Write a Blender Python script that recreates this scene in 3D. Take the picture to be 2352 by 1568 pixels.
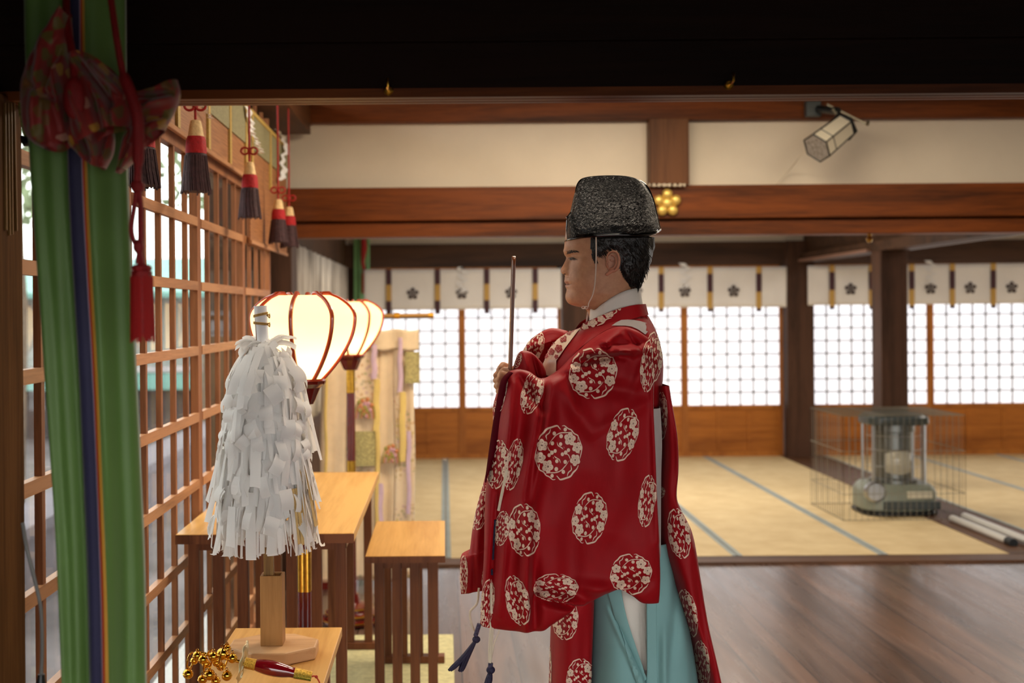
import bpy, bmesh, math, random
import numpy as np
from mathutils import Vector, Matrix, noise
from mathutils.bvhtree import BVHTree
for o in list(bpy.data.objects): bpy.data.objects.remove(o)
SC = bpy.context.scene; COL = SC.collection
PI = math.pi
# ---------------------------------------------------------------- camera
F = 2800.0; CX, CY = 1020.0, 718.0; ROLL = 0.008; CZ = 1.5
cam = bpy.data.cameras.new('camera'); camo = bpy.data.objects.new('camera', cam); COL.objects.link(camo)
cam.sensor_width = 36; cam.lens = F / 2352 * 36
cam.shift_x = (1176 - CX) / 2352; cam.shift_y = -(784 - CY) / 2352
camo.location = (0, 0, CZ)
camo.matrix_world = Matrix.Translation((0, 0, CZ)) @ Matrix.Rotation(PI / 2, 4, 'X') @ Matrix.Rotation(-ROLL, 4, 'Z')
cam.clip_start = 0.05; cam.clip_end = 200
cam.dof.use_dof = True; cam.dof.focus_distance = 3.1; cam.dof.aperture_fstop = 3.1
SC.camera = camo
# ---------------------------------------------------------------- colour management, sky, added unseen ceiling lights
SC.view_settings.view_transform = 'Standard'; SC.view_settings.look = 'None'
SC.view_settings.exposure = 0.0; SC.view_settings.gamma = 1.0; SC.view_settings.use_curve_mapping = False
world = bpy.data.worlds.new('overcast_sky'); SC.world = world; world.use_nodes = True
_bg = world.node_tree.nodes['Background']; _bg.inputs[0].default_value = (1.0, 0.985, 0.96, 1); _bg.inputs[1].default_value = 6.0
def area_light(name, loc, rot, sx, sy, power, col):
    l = bpy.data.lights.new(name, 'AREA'); l.shape = 'RECTANGLE'; l.size = sx; l.size_y = sy; l.energy = power; l.color = col
    o = bpy.data.objects.new(name, l); COL.objects.link(o); o.location = loc; o.rotation_euler = rot
    return o
area_light('added_ceiling_light', (0.9, 5.4, 2.86), (0, 0, 0), 1.6, 0.9, 90, (1.0, 0.84, 0.64))  # added out of view to warm and brighten the boarded hall
area_light('added_ceiling_light', (0.45, 3.25, 2.9), (0, 0, 0), .7, .5, 20, (1.0, 0.84, 0.66))  # added for warm top light on the person's shoulders
area_light('added_ceiling_light', (3.0, 5.2, 2.86), (0, 0, 0), 1.2, 0.9, 34, (1.0, 0.84, 0.64))
area_light('added_ceiling_light', (1.5, 9.8, 2.5), (0, 0, 0), 2.0, 1.2, 90, (1.0, 0.9, 0.78))  # added out of view to brighten the tatami room
area_light('added_ceiling_light', (5.2, 9.8, 2.5), (0, 0, 0), 1.0, 1.2, 36, (1.0, 0.9, 0.78))

def ray(px, py):
    dx, dy = px - CX, py - CY
    return (dx - ROLL * dy) / F, -(dy + ROLL * dx) / F
def at(px, py, Y):
    a, b = ray(px, py); return Vector((a * Y, Y, CZ + b * Y))
def atX(px, py, X):
    a, b = ray(px, py); Y = X / a; return Vector((X, Y, CZ + b * Y))
# ---------------------------------------------------------------- materials
def _new(name):
    m = bpy.data.materials.new(name); m.use_nodes = True
    nt = m.node_tree; b = nt.nodes['Principled BSDF']; return m, nt, b
def _set(b, **k):
    for n, v in k.items():
        n = n.replace('_', ' ')
        if n in b.inputs: b.inputs[n].default_value = v
def rgb(h):   # sRGB hex -> linear
    h = h.lstrip('#'); c = [int(h[i:i+2], 16) / 255 for i in (0, 2, 4)]
    return tuple(((x / 12.92) if x <= .04045 else ((x + .055) / 1.055) ** 2.4) for x in c) + (1,)
def noise_node(nt, scale, detail=4, rough=.6, mapping=None, dist=0):
    tc = nt.nodes.new('ShaderNodeTexCoord'); mp = nt.nodes.new('ShaderNodeMapping')
    nt.links.new(tc.outputs['Object'], mp.inputs[0])
    if mapping: mp.inputs['Scale'].default_value = mapping
    n = nt.nodes.new('ShaderNodeTexNoise'); n.inputs['Scale'].default_value = scale
    n.inputs['Detail'].default_value = detail; n.inputs['Roughness'].default_value = rough; n.inputs['Distortion'].default_value = dist
    nt.links.new(mp.outputs[0], n.inputs['Vector']); return n
def ramp(nt, src, stops):
    r = nt.nodes.new('ShaderNodeValToRGB'); e = r.color_ramp.elements
    while len(e) > 2: e.remove(e[-1])
    e[0].position, e[0].color = stops[0]; e[1].position, e[1].color = stops[-1]
    for p, c in stops[1:-1]:
        x = e.new(p); x.color = c
    nt.links.new(src, r.inputs[0]); return r
def bump(nt, b, src, strength, dist=.01):
    u = nt.nodes.new('ShaderNodeBump'); u.inputs['Strength'].default_value = strength; u.inputs['Distance'].default_value = dist
    nt.links.new(src, u.inputs['Height']); nt.links.new(u.outputs[0], b.inputs['Normal'])
def plain(name, col, rough=.6, metal=0, nscale=0, var=.12, bstr=0, **k):
    m, nt, b = _new(name); c = rgb(col) if isinstance(col, str) else tuple(col) + (1,)
    _set(b, Base_Color=c, Roughness=rough, Metallic=metal, **k)
    if nscale:
        n = noise_node(nt, nscale)
        d = tuple(x * (1 - var) for x in c[:3]) + (1,); l = tuple(min(1, x * (1 + var)) for x in c[:3]) + (1,)
        r = ramp(nt, n.outputs['Fac'], [(.3, d), (.7, l)]); nt.links.new(r.outputs[0], b.inputs['Base Color'])
        if bstr: bump(nt, b, n.outputs['Fac'], bstr)
    return m
def wood(name, dark, light, axis='X', grain=14, stretch=.07, rough=.5, bstr=.15, rings=0, **k):
    m, nt, b = _new(name); _set(b, Roughness=rough, Specular_IOR_Level=.22); _set(b, **k)
    sc = [1, 1, 1]; sc['XYZ'.index(axis)] = stretch
    n = noise_node(nt, grain, 6, .65, sc, .6)
    fine = noise_node(nt, grain * 9, 3, .6, sc)
    big = noise_node(nt, grain * .18, 2, .5, [max(s, .35) for s in sc])
    mx = nt.nodes.new('ShaderNodeMath'); mx.operation = 'MULTIPLY_ADD'; mx.inputs[1].default_value = .35
    nt.links.new(fine.outputs['Fac'], mx.inputs[0]); nt.links.new(n.outputs['Fac'], mx.inputs[2])
    mx2 = nt.nodes.new('ShaderNodeMath'); mx2.operation = 'MULTIPLY_ADD'; mx2.inputs[1].default_value = .5
    nt.links.new(big.outputs['Fac'], mx2.inputs[0]); nt.links.new(mx.outputs[0], mx2.inputs[2])
    r = ramp(nt, mx2.outputs[0], [(.66, rgb(dark)), (1.12 if False else 1.0, rgb(light))])
    nt.links.new(r.outputs[0], b.inputs['Base Color']); bump(nt, b, mx.outputs[0], bstr, .004)
    return m
def cloth(name, col, rough=.8, weave=900, bstr=.12, var=.1, nscale=6, sheen=.3, **k):
    m, nt, b = _new(name); c = rgb(col) if isinstance(col, str) else tuple(col) + (1,)
    _set(b, Roughness=rough, Sheen_Weight=sheen, Sheen_Roughness=.4, **k)
    n = noise_node(nt, nscale); d = tuple(x * (1 - var) for x in c[:3]) + (1,); l = tuple(min(1, x * (1 + var)) for x in c[:3]) + (1,)
    r = ramp(nt, n.outputs['Fac'], [(.35, d), (.65, l)]); nt.links.new(r.outputs[0], b.inputs['Base Color'])
    w = noise_node(nt, weave, 2); bump(nt, b, w.outputs['Fac'], bstr, .001)
    return m
def emis(name, col, strength):
    m, nt, b = _new(name); c = rgb(col) if isinstance(col, str) else tuple(col) + (1,)
    _set(b, Base_Color=c, Roughness=.8); b.inputs['Emission Color'].default_value = c; b.inputs['Emission Strength'].default_value = strength
    return m
# ---------------------------------------------------------------- mesh builder
class MB:
    def __init__(s): s.v = []; s.f = []; s.m = []
    def add(s, vs, fs, mi=0):
        o = len(s.v); s.v += [Vector(v) for v in vs]; s.f += [tuple(i + o for i in f) for f in fs]
        s.m += ([mi] * len(fs) if isinstance(mi, int) else list(mi)); return s
    def box(s, x0, x1, y0, y1, z0, z1, mi=0):
        vs = [(x, y, z) for x in (x0, x1) for y in (y0, y1) for z in (z0, z1)]
        return s.add(vs, [(0, 1, 3, 2), (4, 6, 7, 5), (0, 4, 5, 1), (2, 3, 7, 6), (0, 2, 6, 4), (1, 5, 7, 3)], mi)
    def bar(s, a, b, w, h, mi=0, up=(0, 0, 1)):
        a, b = Vector(a), Vector(b); d = (b - a).normalized(); u = Vector(up)
        if abs(d.dot(u)) > .95: u = Vector((0, 1, 0))
        r = d.cross(u).normalized(); u = r.cross(d)
        vs = [p + r * i * w / 2 + u * j * h / 2 for p in (a, b) for i, j in ((-1, -1), (1, -1), (1, 1), (-1, 1))]
        return s.add(vs, [(0, 1, 2, 3), (7, 6, 5, 4), (0, 4, 5, 1), (1, 5, 6, 2), (2, 6, 7, 3), (3, 7, 4, 0)], mi)
    def tube(s, pts, r, n=10, mi=0, caps=True, closed=False, flat=1.0):
        pts = [Vector(p) for p in pts]; N = len(pts); rr = r if hasattr(r, '__len__') else [r] * N
        vs, fs = [], []; prev = None
        for i, p in enumerate(pts):
            if closed: d = pts[(i + 1) % N] - pts[i - 1]
            else: d = pts[min(i + 1, N - 1)] - pts[max(i - 1, 0)]
            if d.length < 1e-9: d = Vector((0, 0, 1))
            d.normalize()
            if prev is None:
                u = Vector((0, 0, 1)) if abs(d.z) < .9 else Vector((0, 1, 0))
                u = (u - d * u.dot(d)).normalized()
            else:
                u = prev - d * prev.dot(d)
                u = u.normalized() if u.length > 1e-6 else d.orthogonal().normalized()
            prev = u; w = d.cross(u)
            for k in range(n):
                a = 2 * PI * k / n; vs.append(p + (u * math.cos(a) * flat + w * math.sin(a)) * rr[i])
        M = N if closed else N - 1
        for i in range(M):
            for k in range(n):
                j = (i + 1) % N; fs.append((i * n + k, j * n + k, j * n + (k + 1) % n, i * n + (k + 1) % n))
        if caps and not closed:
            fs.append(tuple(range(n))); fs.append(tuple((N - 1) * n + k for k in reversed(range(n))))
        return s.add(vs, fs, mi)
    def lathe(s, prof, c=(0, 0, 0), n=32, mi=0, M=None, caps=True):
        vs = []; N = len(prof)
        for r, z in prof:
            for k in range(n):
                a = 2 * PI * k / n; v = Vector((r * math.cos(a), r * math.sin(a), z))
                vs.append((M @ v) if M else v + Vector(c))
        fs = [(i * n + k, i * n + (k + 1) % n, (i + 1) * n + (k + 1) % n, (i + 1) * n + k) for i in range(N - 1) for k in range(n)]
        if caps: fs += [tuple(reversed(range(n))), tuple((N - 1) * n + k for k in range(n))]
        return s.add(vs, fs, mi)
    def sphere(s, c, r, n=16, m=10, mi=0, M=None):
        if not hasattr(r, '__len__'): r = (r, r, r)
        vs = []; c = Vector(c)
        for i in range(m + 1):
            t = PI * i / m
            for k in range(n):
                a = 2 * PI * k / n; v = Vector((r[0] * math.sin(t) * math.cos(a), r[1] * math.sin(t) * math.sin(a), -r[2] * math.cos(t)))
                vs.append(c + ((M @ v) if M else v))
        fs = [(i * n + k, i * n + (k + 1) % n, (i + 1) * n + (k + 1) % n, (i + 1) * n + k) for i in range(m) for k in range(n)]
        return s.add(vs, fs, mi)
    def prism(s, poly, a, b, axis='Y', mi=0):   # poly (u,v): XZ for Y, XY for Z, YZ for X
        def P(u, v, w): return {'Y': (u, w, v), 'Z': (u, v, w), 'X': (w, u, v)}[axis]
        n = len(poly); vs = [P(u, v, a) for u, v in poly] + [P(u, v, b) for u, v in poly]
        return s.add(vs, [tuple(range(n)), tuple(reversed(range(n, 2 * n)))] + [(i, i + n, (i + 1) % n + n, (i + 1) % n) for i in range(n)], mi)
    def grid(s, P, mi=0, closed_u=False, mfun=None):   # P[row][col]
        R, C = len(P), len(P[0]); vs = [p for row in P for p in row]; fs = []; ms = []
        for i in range(R - 1):
            for j in range(C if closed_u else C - 1):
                k = (j + 1) % C; fs.append((i * C + j, i * C + k, (i + 1) * C + k, (i + 1) * C + j)); ms.append(mfun(i, j) if mfun else mi)
        return s.add(vs, fs, ms)
    def build(s, name, mats, parent=None, smooth=True, bevel=0, solid=0, sub=0, fix=True, angle=40):
        if not isinstance(mats, (list, tuple)): mats = [mats]
        if parent is not None: org = Vector(WL[parent.name])
        else:
            xs = [v.x for v in s.v]; ys = [v.y for v in s.v]; zs = [v.z for v in s.v]
            org = Vector(((min(xs) + max(xs)) / 2, (min(ys) + max(ys)) / 2, min(zs)))
        me = bpy.data.meshes.new(name); me.from_pydata([v - org for v in s.v], [], s.f)
        for m in mats: me.materials.append(m)
        me.polygons.foreach_set('material_index', s.m)
        if fix:
            bm = bmesh.new(); bm.from_mesh(me); bmesh.ops.remove_doubles(bm, verts=bm.verts, dist=1e-6)
            bmesh.ops.recalc_face_normals(bm, faces=bm.faces); bm.to_mesh(me); bm.free()
        if smooth:
            me.polygons.foreach_set('use_smooth', [True] * len(me.polygons))
            try: me.set_sharp_from_angle(angle=math.radians(angle))
            except Exception: pass
        me.update(); o = bpy.data.objects.new(name, me); COL.objects.link(o)
        if parent is not None: o.parent = parent
        else: o.location = org
        WL[o.name] = org
        if solid: md = o.modifiers.new('s', 'SOLIDIFY'); md.thickness = solid; md.offset = 0
        if bevel: md = o.modifiers.new('b', 'BEVEL'); md.width = bevel; md.segments = 2; md.limit_method = 'ANGLE'
        if sub: md = o.modifiers.new('u', 'SUBSURF'); md.levels = sub; md.render_levels = sub
        return o
WL = {}
def thing(name, loc, label, cat, group=None):
    o = bpy.data.objects.new(name, None); COL.objects.link(o); o.location = loc; WL[o.name] = Vector(loc)
    o.empty_display_size = .05
    return tag(o, label, cat, group)
def tag(o, label, cat, group=None, kind=None):
    o['label'] = label; o['category'] = cat
    if group: o['group'] = group
    if kind: o['kind'] = kind
    return o
def struct(o, label=None):
    o['kind'] = 'structure'
    if label: o['label'] = label
    return o
def dup(root, dloc, label=None, rotz=0):
    kids = [(c, list(c.children)) for c in root.children]
    r = root.copy(); COL.objects.link(r); r.location = Vector(root.location) + Vector(dloc); WL[r.name] = WL[root.name] + Vector(dloc)
    if rotz: r.rotation_euler.z += rotz
    if label: r['label'] = label
    for ch, gk in kids:
        c = ch.copy(); COL.objects.link(c); c.parent = r
        for g in gk:
            d = g.copy(); COL.objects.link(d); d.parent = c
    return r
# ---------------------------------------------------------------- curves and cloth patches
def catmull(pts, n):
    P = [Vector(p) for p in pts]; seg = [(P[i + 1] - P[i]).length for i in range(len(P) - 1)]; tot = sum(seg) or 1
    out = []; cum = [0]
    for q in seg: cum.append(cum[-1] + q)
    for i in range(n):
        d = tot * i / (n - 1); k = 0
        while k < len(seg) - 1 and d > cum[k + 1]: k += 1
        t = (d - cum[k]) / (seg[k] or 1); t = min(max(t, 0), 1)
        p1, p2 = P[k], P[k + 1]; p0 = P[k - 1] if k else p1 * 2 - p2; p3 = P[k + 2] if k + 2 < len(P) else p2 * 2 - p1
        out.append(.5 * ((2 * p1) + (p2 - p0) * t + (2 * p0 - 5 * p1 + 4 * p2 - p3) * t * t + (3 * p1 - p0 - 3 * p2 + p3) * t ** 3))
    return out
def coons(T, B, L, R, nu, nv):
    T = catmull([(x, y, 0) for x, y in T], nu); B = catmull([(x, y, 0) for x, y in B], nu)
    L = catmull([(x, y, 0) for x, y in L], nv); R = catmull([(x, y, 0) for x, y in R], nv)
    G = []
    for j in range(nv):
        t = j / (nv - 1); row = []
        for i in range(nu):
            s = i / (nu - 1)
            p = T[i] * (1 - t) + B[i] * t + L[j] * (1 - s) + R[j] * s - (T[0] * (1 - s) * (1 - t) + T[-1] * s * (1 - t) + B[0] * (1 - s) * t + B[-1] * s * t)
            row.append(p)
        G.append(row)
    return G
def fold_sum(px, py, folds):
    d = 0
    for (x0, y0), (x1, y1), amp, w in folds:
        ux, uy = x1 - x0, y1 - y0; L2 = ux * ux + uy * uy
        t = ((px - x0) * ux + (py - y0) * uy) / L2; tc = min(max(t, 0), 1)
        q = math.hypot(px - x0 - tc * ux, py - y0 - tc * uy) / w
        if q < 3: d += amp * math.exp(-q * q) * math.sin(PI * (.12 + .76 * tc))
    return d
def bag(mb, T, B, L, R, Yc, front, back, nu=60, nv=60, folds=(), p=2.6, nz=.003, ns=.02, mi=0, capend=False, tp=None):
    """closed cloth volume between four measured edges; front faces the hall's front (-Y)"""
    G = coons(T, B, L, R, nu, nv); Fr = []; Bk = []
    for j, row in enumerate(G):
        t = j / (nv - 1); fr = []; bk = []
        yc = Yc(t) if callable(Yc) else Yc
        fd = front(t) if callable(front) else front; bd = back(t) if callable(back) else back
        if tp: k = max(0, 1 - abs(2 * t - 1) ** tp) ** (1 / tp); fd *= max(k, .03); bd *= max(k, .03)
        for i, q in enumerate(row):
            s = i / (nu - 1); k = max(0, 1 - abs(2 * s - 1) ** p) ** (1 / p)
            base = at(q.x, q.y, yc); nn = noise.noise(Vector((q.x * ns, q.y * ns * .6, yc * 7))) * nz * k
            ff = fold_sum(q.x, q.y, folds) * min(1, k * 1.3) if folds else 0
            fr.append(Vector((base.x, yc - fd * k - ff - nn, base.z))); bk.append(Vector((base.x, yc + bd * k + nn, base.z)))
        Fr.append(fr); Bk.append(bk)
    P = [Fr[j] + list(reversed(Bk[j][1:-1])) for j in range(nv)]
    mb.grid(P, mi, closed_u=True)
    if capend:
        C = len(P[0]); o = len(mb.v) - nv * C
        for j in (0, nv - 1): mb.f.append(tuple(o + j * C + k for k in range(C))); mb.m.append(mi)
    return mb
def remesh_union(caps, voxel, smooth=6, extra=None):
    """one continuous surface from tapered limbs; returns (verts, faces)"""
    mb = MB()
    for p0, p1, r0, r1 in caps:
        p0, p1 = Vector(p0), Vector(p1); n = 6; d = (p1 - p0); L = d.length or 1e-6; d /= L
        pts = []; rr = []
        for i in range(5):
            a = PI / 2 * i / 5; pts.append(p0 - d * r0 * math.cos(a)); rr.append(max(r0 * math.sin(a), 1e-4))
        for i in range(n + 1): pts.append(p0.lerp(p1, i / n)); rr.append(r0 + (r1 - r0) * i / n)
        for i in range(1, 6):
            a = PI / 2 * i / 5; pts.append(p1 + d * r1 * math.sin(a)); rr.append(max(r1 * math.cos(a), 1e-4))
        mb.tube(pts, rr, 14)
    if extra: extra(mb)
    me = bpy.data.meshes.new('tmp'); me.from_pydata(mb.v, [], mb.f)
    bm = bmesh.new(); bm.from_mesh(me); bmesh.ops.recalc_face_normals(bm, faces=bm.faces); bm.to_mesh(me); bm.free()
    o = bpy.data.objects.new('tmp', me); COL.objects.link(o)
    md = o.modifiers.new('r', 'REMESH'); md.mode = 'VOXEL'; md.voxel_size = voxel
    if smooth: ms = o.modifiers.new('s', 'SMOOTH'); ms.iterations = smooth; ms.factor = .5
    dg = bpy.context.evaluated_depsgraph_get(); ev = o.evaluated_get(dg).to_mesh()
    vs = [v.co.copy() for v in ev.vertices]; fs = [tuple(p.vertices) for p in ev.polygons]
    bpy.data.objects.remove(o); bpy.data.meshes.remove(me)
    return vs, fs
class Drape:
    """lays flat printed shapes onto a cloth surface"""
    def __init__(s, mbs):
        v = []; f = []
        for mb in (mbs if isinstance(mbs, list) else [mbs]):
            o = len(v); v += mb.v; f += [tuple(i + o for i in q) for q in mb.f]
        s.bvh = BVHTree.FromPolygons(v, f)
    def hit(s, px, py, off=.0015):
        a, b = ray(px, py); d = Vector((a, 1, b)).normalized()
        loc, nor, idx, dist = s.bvh.ray_cast(Vector((0, 0, CZ)), d)
        if loc is None: return None
        if nor.dot(d) > 0: nor = -nor
        if abs(nor.dot(d)) < .06: return None
        return loc + nor * off
    def lay(s, mb, pts, faces, off=.0015, mi=0, maxd=.02):
        H = [s.hit(x, y, off) for x, y in pts]; idx = {}; vs = []; fs = []
        for fc in faces:
            if any(H[i] is None for i in fc): continue
            ys = [H[i].y for i in fc]
            if max(ys) - min(ys) > maxd: continue
            g = []
            for i in fc:
                if i not in idx: idx[i] = len(vs); vs.append(H[i])
                g.append(idx[i])
            fs.append(tuple(g))
        mb.add(vs, fs, mi)
# ================================================================ materials of the hall
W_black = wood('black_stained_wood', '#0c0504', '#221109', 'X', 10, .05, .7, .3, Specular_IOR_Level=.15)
W_post = wood('dark_brown_post_wood', '#38220f', '#664424', 'Z', 14, .05, .7, .25, Specular_IOR_Level=.03)
W_beam = wood('warm_brown_beam_wood', '#321503', '#7d3f12', 'X', 9, .06, .5, .2)
W_far = wood('dark_old_wood', '#2a1c14', '#523826', 'X', 8, .06, .6, .2)
W_farz = wood('dark_old_post_wood', '#2c1c13', '#54392a', 'Z', 8, .08, .6, .2)
W_lat = wood('reddish_lattice_wood', '#6d4229', '#97623f', 'Z', 18, .06, .45, .1)
W_laty = wood('reddish_lattice_rail_wood', '#85583a', '#b5835c', 'Y', 18, .06, .45, .1)
W_panel = wood('amber_door_wood', '#7d4416', '#b06b2a', 'X', 8, .08, .45, .1)
W_table = wood('pale_cypress_wood', '#ad7a3c', '#d3a25e', 'Y', 9, .05, .38, .06)
W_leg = wood('brown_lacquered_leg_wood', '#4a2512', '#77472a', 'Z', 16, .05, .4, .1)
M_plaster = plain('cream_plaster', '#e9dcc6', .9, 0, 3, .04, .05)
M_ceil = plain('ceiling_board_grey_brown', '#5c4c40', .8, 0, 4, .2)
# dark varnished floor boards with a worn glossy finish
def floor_mat():
    m, nt, b = _new('varnished_floor_boards'); L = nt.links; _set(b, Coat_Weight=.6, Coat_Roughness=.28)
    n = noise_node(nt, 7, 6, .65, (1, .07, 1), .7); r = ramp(nt, n.outputs['Fac'], [(.35, rgb('#3f2c22')), (.7, rgb('#76594a'))])
    tc = nt.nodes.new('ShaderNodeTexCoord'); sp = nt.nodes.new('ShaderNodeSeparateXYZ'); L.new(tc.outputs['Object'], sp.inputs[0])
    q = nt.nodes.new('ShaderNodeMath'); q.operation = 'MULTIPLY'; q.inputs[1].default_value = 1 / .24; L.new(sp.outputs[0], q.inputs[0])
    fl = nt.nodes.new('ShaderNodeMath'); fl.operation = 'FLOOR'; L.new(q.outputs[0], fl.inputs[0])
    fr = nt.nodes.new('ShaderNodeMath'); fr.operation = 'FRACT'; L.new(q.outputs[0], fr.inputs[0])
    wn = nt.nodes.new('ShaderNodeTexWhiteNoise'); wn.noise_dimensions = '1D'; L.new(fl.outputs[0], wn.inputs['W'])
    mr = nt.nodes.new('ShaderNodeMapRange'); mr.inputs[3].default_value = .7; mr.inputs[4].default_value = 1.2; L.new(wn.outputs['Value'], mr.inputs[0])
    mx = nt.nodes.new('ShaderNodeMix'); mx.data_type = 'RGBA'; mx.blend_type = 'MULTIPLY'; mx.inputs[0].default_value = 1
    L.new(r.outputs[0], mx.inputs[6]); L.new(mr.outputs[0], mx.inputs[7])
    gp = nt.nodes.new('ShaderNodeMath'); gp.operation = 'LESS_THAN'; gp.inputs[1].default_value = .025; L.new(fr.outputs[0], gp.inputs[0])
    m2 = nt.nodes.new('ShaderNodeMix'); m2.data_type = 'RGBA'; L.new(gp.outputs[0], m2.inputs[0]); L.new(mx.outputs[2], m2.inputs[6]); m2.inputs[7].default_value = rgb('#1a0f0a')
    L.new(m2.outputs[2], b.inputs['Base Color'])
    n2 = noise_node(nt, 9, 3, .6, (1, .08, 1)); rr = nt.nodes.new('ShaderNodeMapRange'); rr.inputs[1].default_value = .3; rr.inputs[2].default_value = .7
    rr.inputs[3].default_value = .17; rr.inputs[4].default_value = .36; L.new(n2.outputs['Fac'], rr.inputs[0]); L.new(rr.outputs[0], b.inputs['Roughness'])
    bump(nt, b, n.outputs['Fac'], .12, .003); return m
def tatami_mat():
    m, nt, b = _new('tatami_straw'); L = nt.links; _set(b, Roughness=.75)
    n = noise_node(nt, 5, 4, .6, (1, 1, 1)); w = noise_node(nt, 160, 2, .5, (.08, 1, 1))
    r = ramp(nt, n.outputs['Fac'], [(.3, rgb('#c4ab7c')), (.7, rgb('#d6c092'))])
    L.new(r.outputs[0], b.inputs['Base Color']); bump(nt, b, w.outputs['Fac'], .4, .002); return m
M_floor = floor_mat(); M_tatami = tatami_mat(); M_border = cloth('tatami_border_cloth', '#8b9592', .8)
# ================================================================ floor, sills, ceilings, walls
mb = MB(); mb.box(-1.2, 9, -3.5, 7.2, -.2, 0); struct(mb.build('floor', M_floor, smooth=False), 'dark glossy wooden floor boards')
# tatami field: mats 0.88 wide with grey-blue cloth borders
mb = MB(); mb.box(-1.2, 9, 7.38, 12.7, -.2, -.004)
ft = struct(mb.build('floor_tatami', M_tatami, smooth=False), 'straw tatami floor with blue-grey borders')
tm = MB(); tb = MB()
edges = [-.9 + .0] + [.02 + .88 * i for i in range(-1, 5)] + [3.88 + .88 * i for i in range(0, 6)]
mats_x = [(-.88, 0.0)] + [(.0 + .885 * i, .0 + .885 * (i + 1)) for i in range(4)] + [(3.86 + .885 * i, 3.86 + .885 * (i + 1)) for i in range(5)]
mt = MB()
for (x0, x1) in mats_x:
    for j in range(3):
        y0 = 7.4 + j * 1.7; y1 = y0 + 1.695
        mt.box(x0 + .003, x1 - .003, y0, y1, -.004, .012)
        mt.box(x0 + .003, x0 + .031, y0, y1, .008, .0135, 1); mt.box(x1 - .031, x1 - .003, y0, y1, .008, .0135, 1)
struct(mt.build('floor_tatami_mats', [M_tatami, M_border], smooth=False), 'rows of tatami mats with blue-grey cloth borders')
mb = MB(); mb.box(-1.2, 9, 7.2, 7.38, -.2, .014); mb.box(3.42, 3.84, 7.38, 12.5, -.2, .016)
W_sill = wood('worn_sill_wood', '#3a2417', '#5e3f29', 'X', 9, .06, .5, .1)
struct(mb.build('trim_1', W_sill, smooth=False), 'worn wooden sill between floor boards and tatami')
# ceilings
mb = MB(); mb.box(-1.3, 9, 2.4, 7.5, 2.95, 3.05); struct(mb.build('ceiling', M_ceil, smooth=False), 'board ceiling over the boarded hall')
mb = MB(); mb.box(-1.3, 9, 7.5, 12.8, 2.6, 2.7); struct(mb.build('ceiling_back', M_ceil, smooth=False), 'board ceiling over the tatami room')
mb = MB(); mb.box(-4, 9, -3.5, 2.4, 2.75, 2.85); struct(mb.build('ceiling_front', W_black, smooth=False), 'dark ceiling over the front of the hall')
# side and rear enclosure
mb = MB(); mb.box(-4, -2, -3.6, -3.5, -.2, 2.8); mb.box(6, 9, -3.6, -3.5, -.2, 2.8); mb.box(-2, 6, -3.6, -3.5, 2.15, 2.8)  # behind the camera; opening sized to control light on the foreground
struct(mb.build('wall_front', W_black, smooth=False), 'dark unseen wall, its entrance opening sized to let in front light')
mb = MB(); mb.box(9, 9.1, -3.5, 12.8, 0, 3.0); struct(mb.build('wall_right', M_plaster, smooth=False), 'cream plaster wall')
mb = MB(); mb.box(-4.1, -4, -3.5, 2.3, -.2, 2.85); mb.box(-4, -1.2, 2.3, 2.4, -.2, 2.85); mb.box(-4, -1.2, -3.5, 2.3, -.2, 0)
struct(mb.build('wall_front_left', W_black, smooth=False), 'dark boarded wall at the front of the hall')
# near beam and post (almost black)
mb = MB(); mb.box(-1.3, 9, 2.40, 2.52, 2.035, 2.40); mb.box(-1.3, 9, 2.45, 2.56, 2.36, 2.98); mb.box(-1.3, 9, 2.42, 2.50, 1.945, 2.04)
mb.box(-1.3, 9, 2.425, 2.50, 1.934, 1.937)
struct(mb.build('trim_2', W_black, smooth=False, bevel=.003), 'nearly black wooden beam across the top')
mb = MB()
for y0, y1 in ((2.42, 2.445), (2.452, 2.474), (2.481, 2.50)): mb.box(-1.3, 9, y0, y1, 1.928, 1.946)
struct(mb.build('trim_3', W_beam, smooth=False), 'brown grooved lintel strip under the black beam')
mb = MB(); mb.box(-1.25, -.862, 2.24, 2.5, -.2, 1.94)
struct(mb.build('trim_4', W_post, smooth=False, bevel=.006), 'brown wooden post at the left edge')
mb = MB(); mb.box(-4, 9, -.45, -.3, 1.72, 2.75); struct(mb.build('trim_18', W_black, smooth=False), 'added unseen dark board shading the upper front of the hall')  # added behind the camera to keep the curtain top and bow dark
mb = MB(); mb.box(-30, 30, -40, -3.6, -.4, -.25); struct(mb.build('ground_front', plain('grey_gravel', '#6e6a66', .9, 0, 8, .2), smooth=False), 'added unseen grey ground dimming light from below the entrance')  # added ground that blocks sky light from below the horizon
# middle beams and plaster, plane Y = 7.3
mb = MB(); mb.box(-1.3, 9, 7.22, 7.4, 1.95, 2.038); struct(mb.build('trim_5', W_beam, smooth=False, bevel=.004), 'lower brown lintel strip')
mb = MB(); mb.box(-1.3, 9, 7.18, 7.42, 2.044, 2.24); struct(mb.build('trim_6', W_beam, smooth=False, bevel=.005), 'broad brown lintel beam')
mb = MB(); mb.box(-1.3, 9, 7.27, 7.37, 2.24, 2.64); struct(mb.build('wall_back_transom', M_plaster, smooth=False), 'cream plaster panel above the lintel')
mb = MB(); mb.box(-1.3, 9, 7.2, 7.42, 2.628, 2.8); struct(mb.build('trim_7', W_beam, smooth=False, bevel=.004), 'upper brown wooden beam above plaster')
mb = MB(); mb.box(-1.3, 9, 7.28, 7.4, 2.8, 2.96); struct(mb.build('wall_back_upper', M_plaster, smooth=False))
mb = MB(); mb.box(1.215, 1.445, 7.15, 7.27, 2.24, 2.63)
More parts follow.
